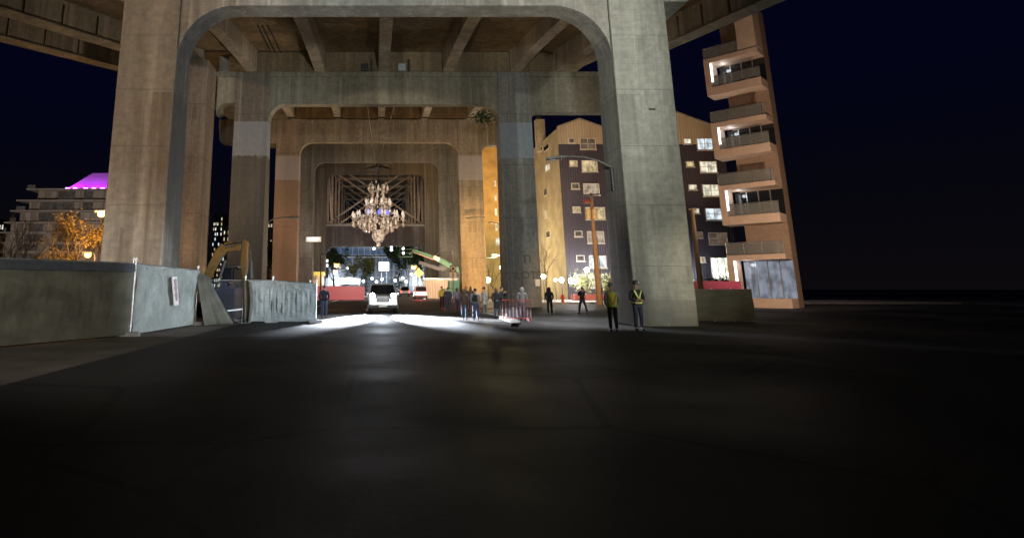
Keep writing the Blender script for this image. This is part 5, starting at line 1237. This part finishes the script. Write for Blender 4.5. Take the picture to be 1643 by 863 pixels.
K_HELM = plain('dark_helmet', (.05, .05, .05), .3); K_HELMG = plain('grey_helmet', (.16, .17, .14), .35)
def skin(name, V, E_, rad, mt, parent, root=0, sub=1):
    me = bpy.data.meshes.new(name); me.from_pydata(V, E_, []); o = bpy.data.objects.new('tmp', me); C.objects.link(o)
    md = o.modifiers.new('s', 'SKIN'); md.use_smooth_shade = True
    for i, sv in enumerate(me.skin_vertices[0].data): sv.radius = rad[i] if isinstance(rad[i], tuple) else (rad[i], rad[i]); sv.use_root = i == root
    sb = o.modifiers.new('d', 'SUBSURF'); sb.levels = sub; sb.render_levels = sub
    bpy.context.view_layer.update(); ev = o.evaluated_get(bpy.context.evaluated_depsgraph_get()); nm = bpy.data.meshes.new_from_object(ev); bpy.data.objects.remove(o)
    nm.materials.clear(); nm.materials.append(mt); w = bpy.data.objects.new(name, nm); C.objects.link(w); w.parent = parent; return w
def person(label, px, Y, H, face, top, legs, hair=M_HAIR, pose='down', coat=0.0, hat=None, vest=None, bag=None, stride=.0, hood=False, group=None, slim=1.0, lean=.0):
    k = H / 1.75; r = thing('person', label, 'person', (X(px, 490, Y), Y, 0), group, R(face)); V = []; E_ = []; Q = []
    def v(x, y, z, rr, par=None):
        V.append((x * k, (y - lean * max(0, z - .95)) * k, z * k)); Q.append(tuple(a * k for a in rr) if isinstance(rr, tuple) else rr * k)
        if par is not None: E_.append((par, len(V) - 1))
        return len(V) - 1
    J = {}
    arms = {}
    for s_ in (-1, 1):
        if pose == 'down': arms[s_] = [(s_ * .185, .01, 1.41), (s_ * .235, .03, 1.14), (s_ * .245, -.06, .90), (s_ * .24, -.09, .83)]
        elif pose == 'pockets': arms[s_] = [(s_ * .185, .01, 1.41), (s_ * .27, .05, 1.15), (s_ * .19, -.06, .96), (s_ * .165, -.10, .92)]
        elif pose == 'front': arms[s_] = [(s_ * .19, .0, 1.41), (s_ * .27, .01, 1.15), (s_ * .13, -.20, 1.07), (s_ * .05, -.25, 1.08)]
        elif pose == 'phone': arms[s_] = [(s_ * .185, .0, 1.41), (s_ * .23, -.06, 1.17), (s_ * .12, -.24, 1.38), (s_ * .06, -.27, 1.44)]
    legp = {}
    for s_ in (-1, 1): legp[s_] = [(s_ * .095, 0, .90), (s_ * (.105 + stride * .15), -.02 - s_ * stride * .3, .50), (s_ * (.11 + stride * .3), .02 - s_ * stride * .35, .085), (s_ * (.13 + stride * .3), -.13 - s_ * stride * .35, .04)]
    # body: one continuous figure with head, face, hands and fingers
    p = v(0, 0, .95, (.15 * slim, .105)); w = v(0, 0, 1.12, (.125 * slim, .095), p); c = v(0, .0, 1.30, (.155 * slim, .11), w); u = v(0, .01, 1.42, (.11, .08), c); n = v(0, .005, 1.50, .052, u)
    h1 = v(0, -.01, 1.57, (.058, .072), n); h2 = v(0, -.005, 1.655, (.074, .094), h1); h3 = v(0, .005, 1.72, (.056, .07), h2)
    no = v(0, -.112, 1.625, .014, h2)
    for s_ in (-1, 1): v(s_ * .083, .01, 1.63, .017, h2)
    for s_ in (-1, 1):
        A_ = arms[s_]; a0 = v(*A_[0], .055, u); a1 = v(*A_[1], .042, a0); a2 = v(*A_[2], .028, a1); d = Vector(A_[3]) - Vector(A_[2]); d.normalize(); a3 = v(*A_[3], (.036, .020), a2)
        sd = d.cross(Vector((0, 1, .2))).normalized()
        for i, (o_, L) in enumerate(((-.030, .065), (-.010, .078), (.010, .074), (.030, .058))):
            b_ = Vector(A_[3]) + sd * o_ + d * .03; t_ = b_ + d * L * .55; t2 = t_ + d * L * .4 + Vector((0, -.012, 0)); q = v(*b_, .0095, a3); q = v(*t_, .0085, q); v(*t2, .007, q)
        th = Vector(A_[2]) + d * .03 + sd * .035 * -s_; q = v(*th, .011, a3); v(*(th + d * .04 + sd * .02 * -s_), .009, q)
        L_ = legp[s_]; b0 = v(*L_[0], .085, p); b1 = v(*L_[1], .056, b0); b2_ = v(*L_[2], .030, b1); v(L_[3][0], L_[3][1] + .05, .045, .018, b2_)
    skin('body', V, E_, Q, M_SKIN, r, 0, 1)
    # eyes
    m = MB()
    for s_ in (-1, 1): m.ball((s_ * .03 * k, (-.088 - lean * .7) * k, 1.648 * k), .011 * k, 6)
    m.build('eyes', M_BLACK, r, local=True)
    # trousers
    V.clear(); E_.clear(); Q.clear(); p = v(0, 0, .97, (.165 * slim, .125)); v(0, 0, 1.06, (.15 * slim, .115), p)
    for s_ in (-1, 1): L_ = legp[s_]; b0 = v(*L_[0], .105, p); b1 = v(*L_[1], .075, b0); v(L_[2][0], L_[2][1], .10, .062, b1)
    skin('trousers', V, E_, Q, legs, r)
    for s_ in (-1, 1):
        V.clear(); E_.clear(); Q.clear(); L_ = legp[s_]; q = v(L_[2][0], L_[2][1] + .03, .055, .05); q = v(L_[2][0], L_[2][1] - .04, .05, .048, q); v(L_[3][0], L_[3][1] - .03, .038, .036, q); skin('shoe', V, E_, Q, K_SHOE, r)
    # jacket
    V.clear(); E_.clear(); Q.clear(); zb_ = .90 - coat
    w = v(0, 0, 1.12, (.158 * slim, .128)); c = v(0, .0, 1.30, (.182 * slim, .138), w); u = v(0, .01, 1.425, (.135, .10), c); v(0, .01, 1.49, (.075, .075), u)
    b_ = v(0, 0, .98, (.175 * slim, .14), w); 
    if coat > .05: b_ = v(0, 0, .80, (.19 * slim, .155), b_)
    v(0, 0, zb_, ((.18 + coat * .14) * slim, .145 + coat * .12), b_)
    for s_ in (-1, 1): A_ = arms[s_]; a0 = v(*A_[0], .078, u); a1 = v(*A_[1], .062, a0); v(*A_[2], .047, a1)
    jk = skin('coat' if coat > .1 else 'jacket', V, E_, Q, top, r)
    if hood:
        m = MB(); m.lathe([(.09, 1.46), (.125, 1.52), (.125, 1.62), (.11, 1.70), (.06, 1.765), (.01, 1.78)], (0, .03, 0), 12, 1, 1.05); m.v = [Vector((q.x * k, (q.y - lean * .7) * k, q.z * k)) for q in m.v]; m.build('hood', top, r, smooth=True, local=True)
    elif not hat:
        m = MB(); pr = [(.086, 1.615), (.094, 1.66), (.088, 1.70), (.066, 1.745), (.03, 1.768), (.004, 1.772)] if hair is M_HAIR else [(.09, 1.48), (.10, 1.56), (.096, 1.66), (.088, 1.70), (.066, 1.745), (.03, 1.768), (.004, 1.772)]
        m.lathe(pr, (0, .028, 0), 14, .95, 1.05); m.v = [Vector((q.x * k, (q.y - lean * .7) * k, q.z * k)) for q in m.v]; m.build('hair', hair, r, smooth=True, local=True)
    if hat:
        m = MB(); m.lathe([(.135, 1.665), (.14, 1.675), (.115, 1.685), (.118, 1.72), (.105, 1.775), (.07, 1.82), (.02, 1.838), (.004, 1.84)], (0, .0, 0), 16, .95, 1.12); m.v = [Vector((q.x * k, (q.y - lean * .7) * k, q.z * k)) for q in m.v]; hh = m.build('helmet', hat, r, smooth=True, local=True)
        if vest: 
            m = MB(); m.ball((.06 * k, -.10 * k, 1.74 * k), .028 * k, 8); m.build('helmet_lamp', M_WHITE, hh, local=True)  # white ball stands for the helmet's headlamp
    if vest == 'cross':                       # dark jacket with lime V straps and waist band
        m = MB()
        for s_ in (-1, 1): m.bar((s_ * .135 * k, -.115 * k, 1.46 * k), (s_ * .012 * k, -.165 * k, 1.15 * k), .05 * k, .015 * k, up=(0, 1, 0)); m.bar((s_ * .135 * k, .13 * k, 1.46 * k), (s_ * .012 * k, .155 * k, 1.15 * k), .05 * k, .015 * k, up=(0, 1, 0))
        m.build('vest_strap', K_LIME, r, local=True)
        m = MB(); m.lathe([(.205, .97), (.21, 1.0), (.205, 1.07), (.195, 1.08)], (0, 0, 0), 20, 1, .80); m.v = [q * k for q in m.v]; m.build('waist_band', K_LIME, r, local=True, smooth=True)
    if vest == 'full':
        m = MB(); m.lathe([(.20, .90), (.205, .96), (.19, 1.12), (.205, 1.30), (.19, 1.40), (.13, 1.47)], (0, 0, 0), 20, 1, .82); m.v = [q * k for q in m.v]; vv = m.build('vest', K_HIVIS, r, local=True, smooth=True)
        m = MB()
        for s_ in (-1, 1): m.bar((s_ * .15 * k, .15 * k, 1.40 * k), (s_ * .012 * k, .175 * k, 1.0 * k), .045 * k, .012 * k, up=(0, 1, 0))
        m.build('reflective_stripe', K_ORG, vv, local=True)
    if bag:
        m = MB(); m.hexa([(-.14, .13, 1.02), (.14, .13, 1.02), (.13, .30, 1.05), (-.13, .30, 1.05), (-.13, .13, 1.42), (.13, .13, 1.42), (.11, .25, 1.40), (-.11, .25, 1.40)]); m.v = [q * k for q in m.v]; tag(m.build('backpack', K_BLACK, r, bevel=.03, local=True), 'dark backpack', None)
    return r
GP = 'onlookers by the roadway'
person('man in dark clothes seen from behind standing in the road by the pleated fence', 520, 33.0, 1.74, 184, K_NAVY, K_DENIM, pose='pockets', slim=1.08)
person('worker with dark helmet, lime V straps and hands held together, facing us', 1022.5, 23.6, 1.82, 6, K_BLACK, K_NAVY, pose='front', hat=K_HELM, vest='cross', slim=1.2)
person('worker in a full lime vest and grey helmet seen from behind', 982, 23.2, 1.74, 172, K_GREY, K_BLACK, pose='pockets', hat=K_HELMG, vest='full', slim=1.2)
person('person in a dark hooded coat standing alone right of the blue patched column', 882, 38.0, 1.62, 160, K_BLACK, K_BLACK, pose='pockets', hood=True, coat=.12, slim=1.1)
person('person in dark jacket with legs apart standing before the lit planter', 935, 39.0, 1.66, 200, K_BLACK, K_NAVY, pose='phone', stride=.35)
person('onlooker in a navy jacket beside the bright yellow jacket', 719, 42.0, 1.64, 175, K_NAVY, K_NAVY, pose='pockets', group=GP)
person('onlooker in a dark violet jacket under the walk sign', 733.5, 41.5, 1.60, 185, K_VIO, K_NAVY, pose='pockets', hair=M_HAIRB, group=GP)
person('woman in a brown coat and blue jeans in front of the orange column', 745, 31.5, 1.55, 178, K_BROWN, K_DENIM, pose='pockets', hair=M_HAIRB, coat=.10, group=GP)
person('onlooker in a grey jacket carrying a dark backpack', 763, 31.2, 1.58, 168, K_GREY, K_DENIM, pose='pockets', bag=True, group=GP)
person('onlooker in a long pale coat seen from the side', 778, 38.0, 1.66, 120, K_PALE, K_GREY, pose='pockets', coat=.35, group=GP)
person('tall onlooker in a long flared black coat', 797, 33.0, 1.62, 176, K_BLACK, K_DENIM, pose='pockets', coat=.42, hair=M_HAIRB, group=GP)
person('dark dressed onlooker with lit face just right of the long black coat', 806, 36.5, 1.66, 40, K_BLACK, K_BLACK, pose='phone', group=GP)
person('man in a pale grey hoodie leaning at the red barrier', 838, 31.2, 1.62, 150, K_GREY, K_VIO, pose='front', hood=True, lean=.15, group=GP)
person('person in an orange helmet behind the woman in the brown coat', 748, 46.0, 1.66, 20, K_BROWN, K_BLACK, pose='down', hat=K_ORG, group=GP)
person('brown haired onlooker at the back between the orange helmet and the backpack', 755.5, 45.0, 1.68, 190, K_BROWN, K_NAVY, pose='down', hair=M_HAIRB, group=GP)
person('worker in a bright yellow jacket beyond the left end of the crowd', 709.5, 47.5, 1.72, 10, K_YEL, K_BLACK, pose='down', group=GP)
tree('green lit broad tree at the left of the far opening, behind the conifers', (X(536, 462, 172), 172, 0), 12.5, 7, 61, LF_DK, 14, .38, M_BARK, 1, 4, .38)
tree('lit green tree between the two left conifers and the sign board', (X(575, 462, 176), 176, 0), 10.5, 7, 62, LF_LIT, 7, .34, M_BARK, 1, 4, .36)
tree('dim green tree behind the yellow diamond sign', (X(680, 462, 170), 170, 0), 11.5, 7, 63, LF_DK, 14, .38, M_BARK, 1, 4, .38)
# iron covers in the roadway
for (px, py, lab) in ((640, 509, 'round iron cover in the road ahead of the silver car'), (905, 514, 'round iron cover in the road left of the two workers')):
    p = G(px, py); m = MB(); m.lathe([(.40, .001), (.40, .010), (.33, .010), (.33, .006), (.02, .007)], (p.x, p.y, 0), 24); tag(m.build('manhole_cover', M_DARK), lab, 'manhole cover')
# small lamps far beyond the bridge
L_FAR = emit('far_lamp_glow', (.85, .92, 1), 9)
for i, (px, py) in enumerate([(549, 452), (563, 447), (571, 452), (583, 451), (597, 447), (604, 452), (613, 448), (628, 395.5), (628, 401), (647, 399), (647, 406), (652, 452), (634, 450), (557, 430), (600, 399), (646, 446), (689, 446), (660, 440)]):
    Y = 135 if py > 440 else 160; p = P(px, py, Y); o = thing('far_lamp', 'tiny white lamp glowing far beyond the low strut wall', 'lamp', (p.x, Y, 0), 'small lamps far beyond the bridge')
    m = MB(); m.ball(p, .30 if py > 440 else .34, 8); m.build('globe', L_FAR, o, smooth=True); m = MB(); m.tube([(p.x, Y, 0), (p.x, Y, p.z - .25)], .06, 5); m.build('post', M_DARK, o)
bulb('far_lamp_light', P(585, 450, 131), 900, (.8, .9, 1), .5)
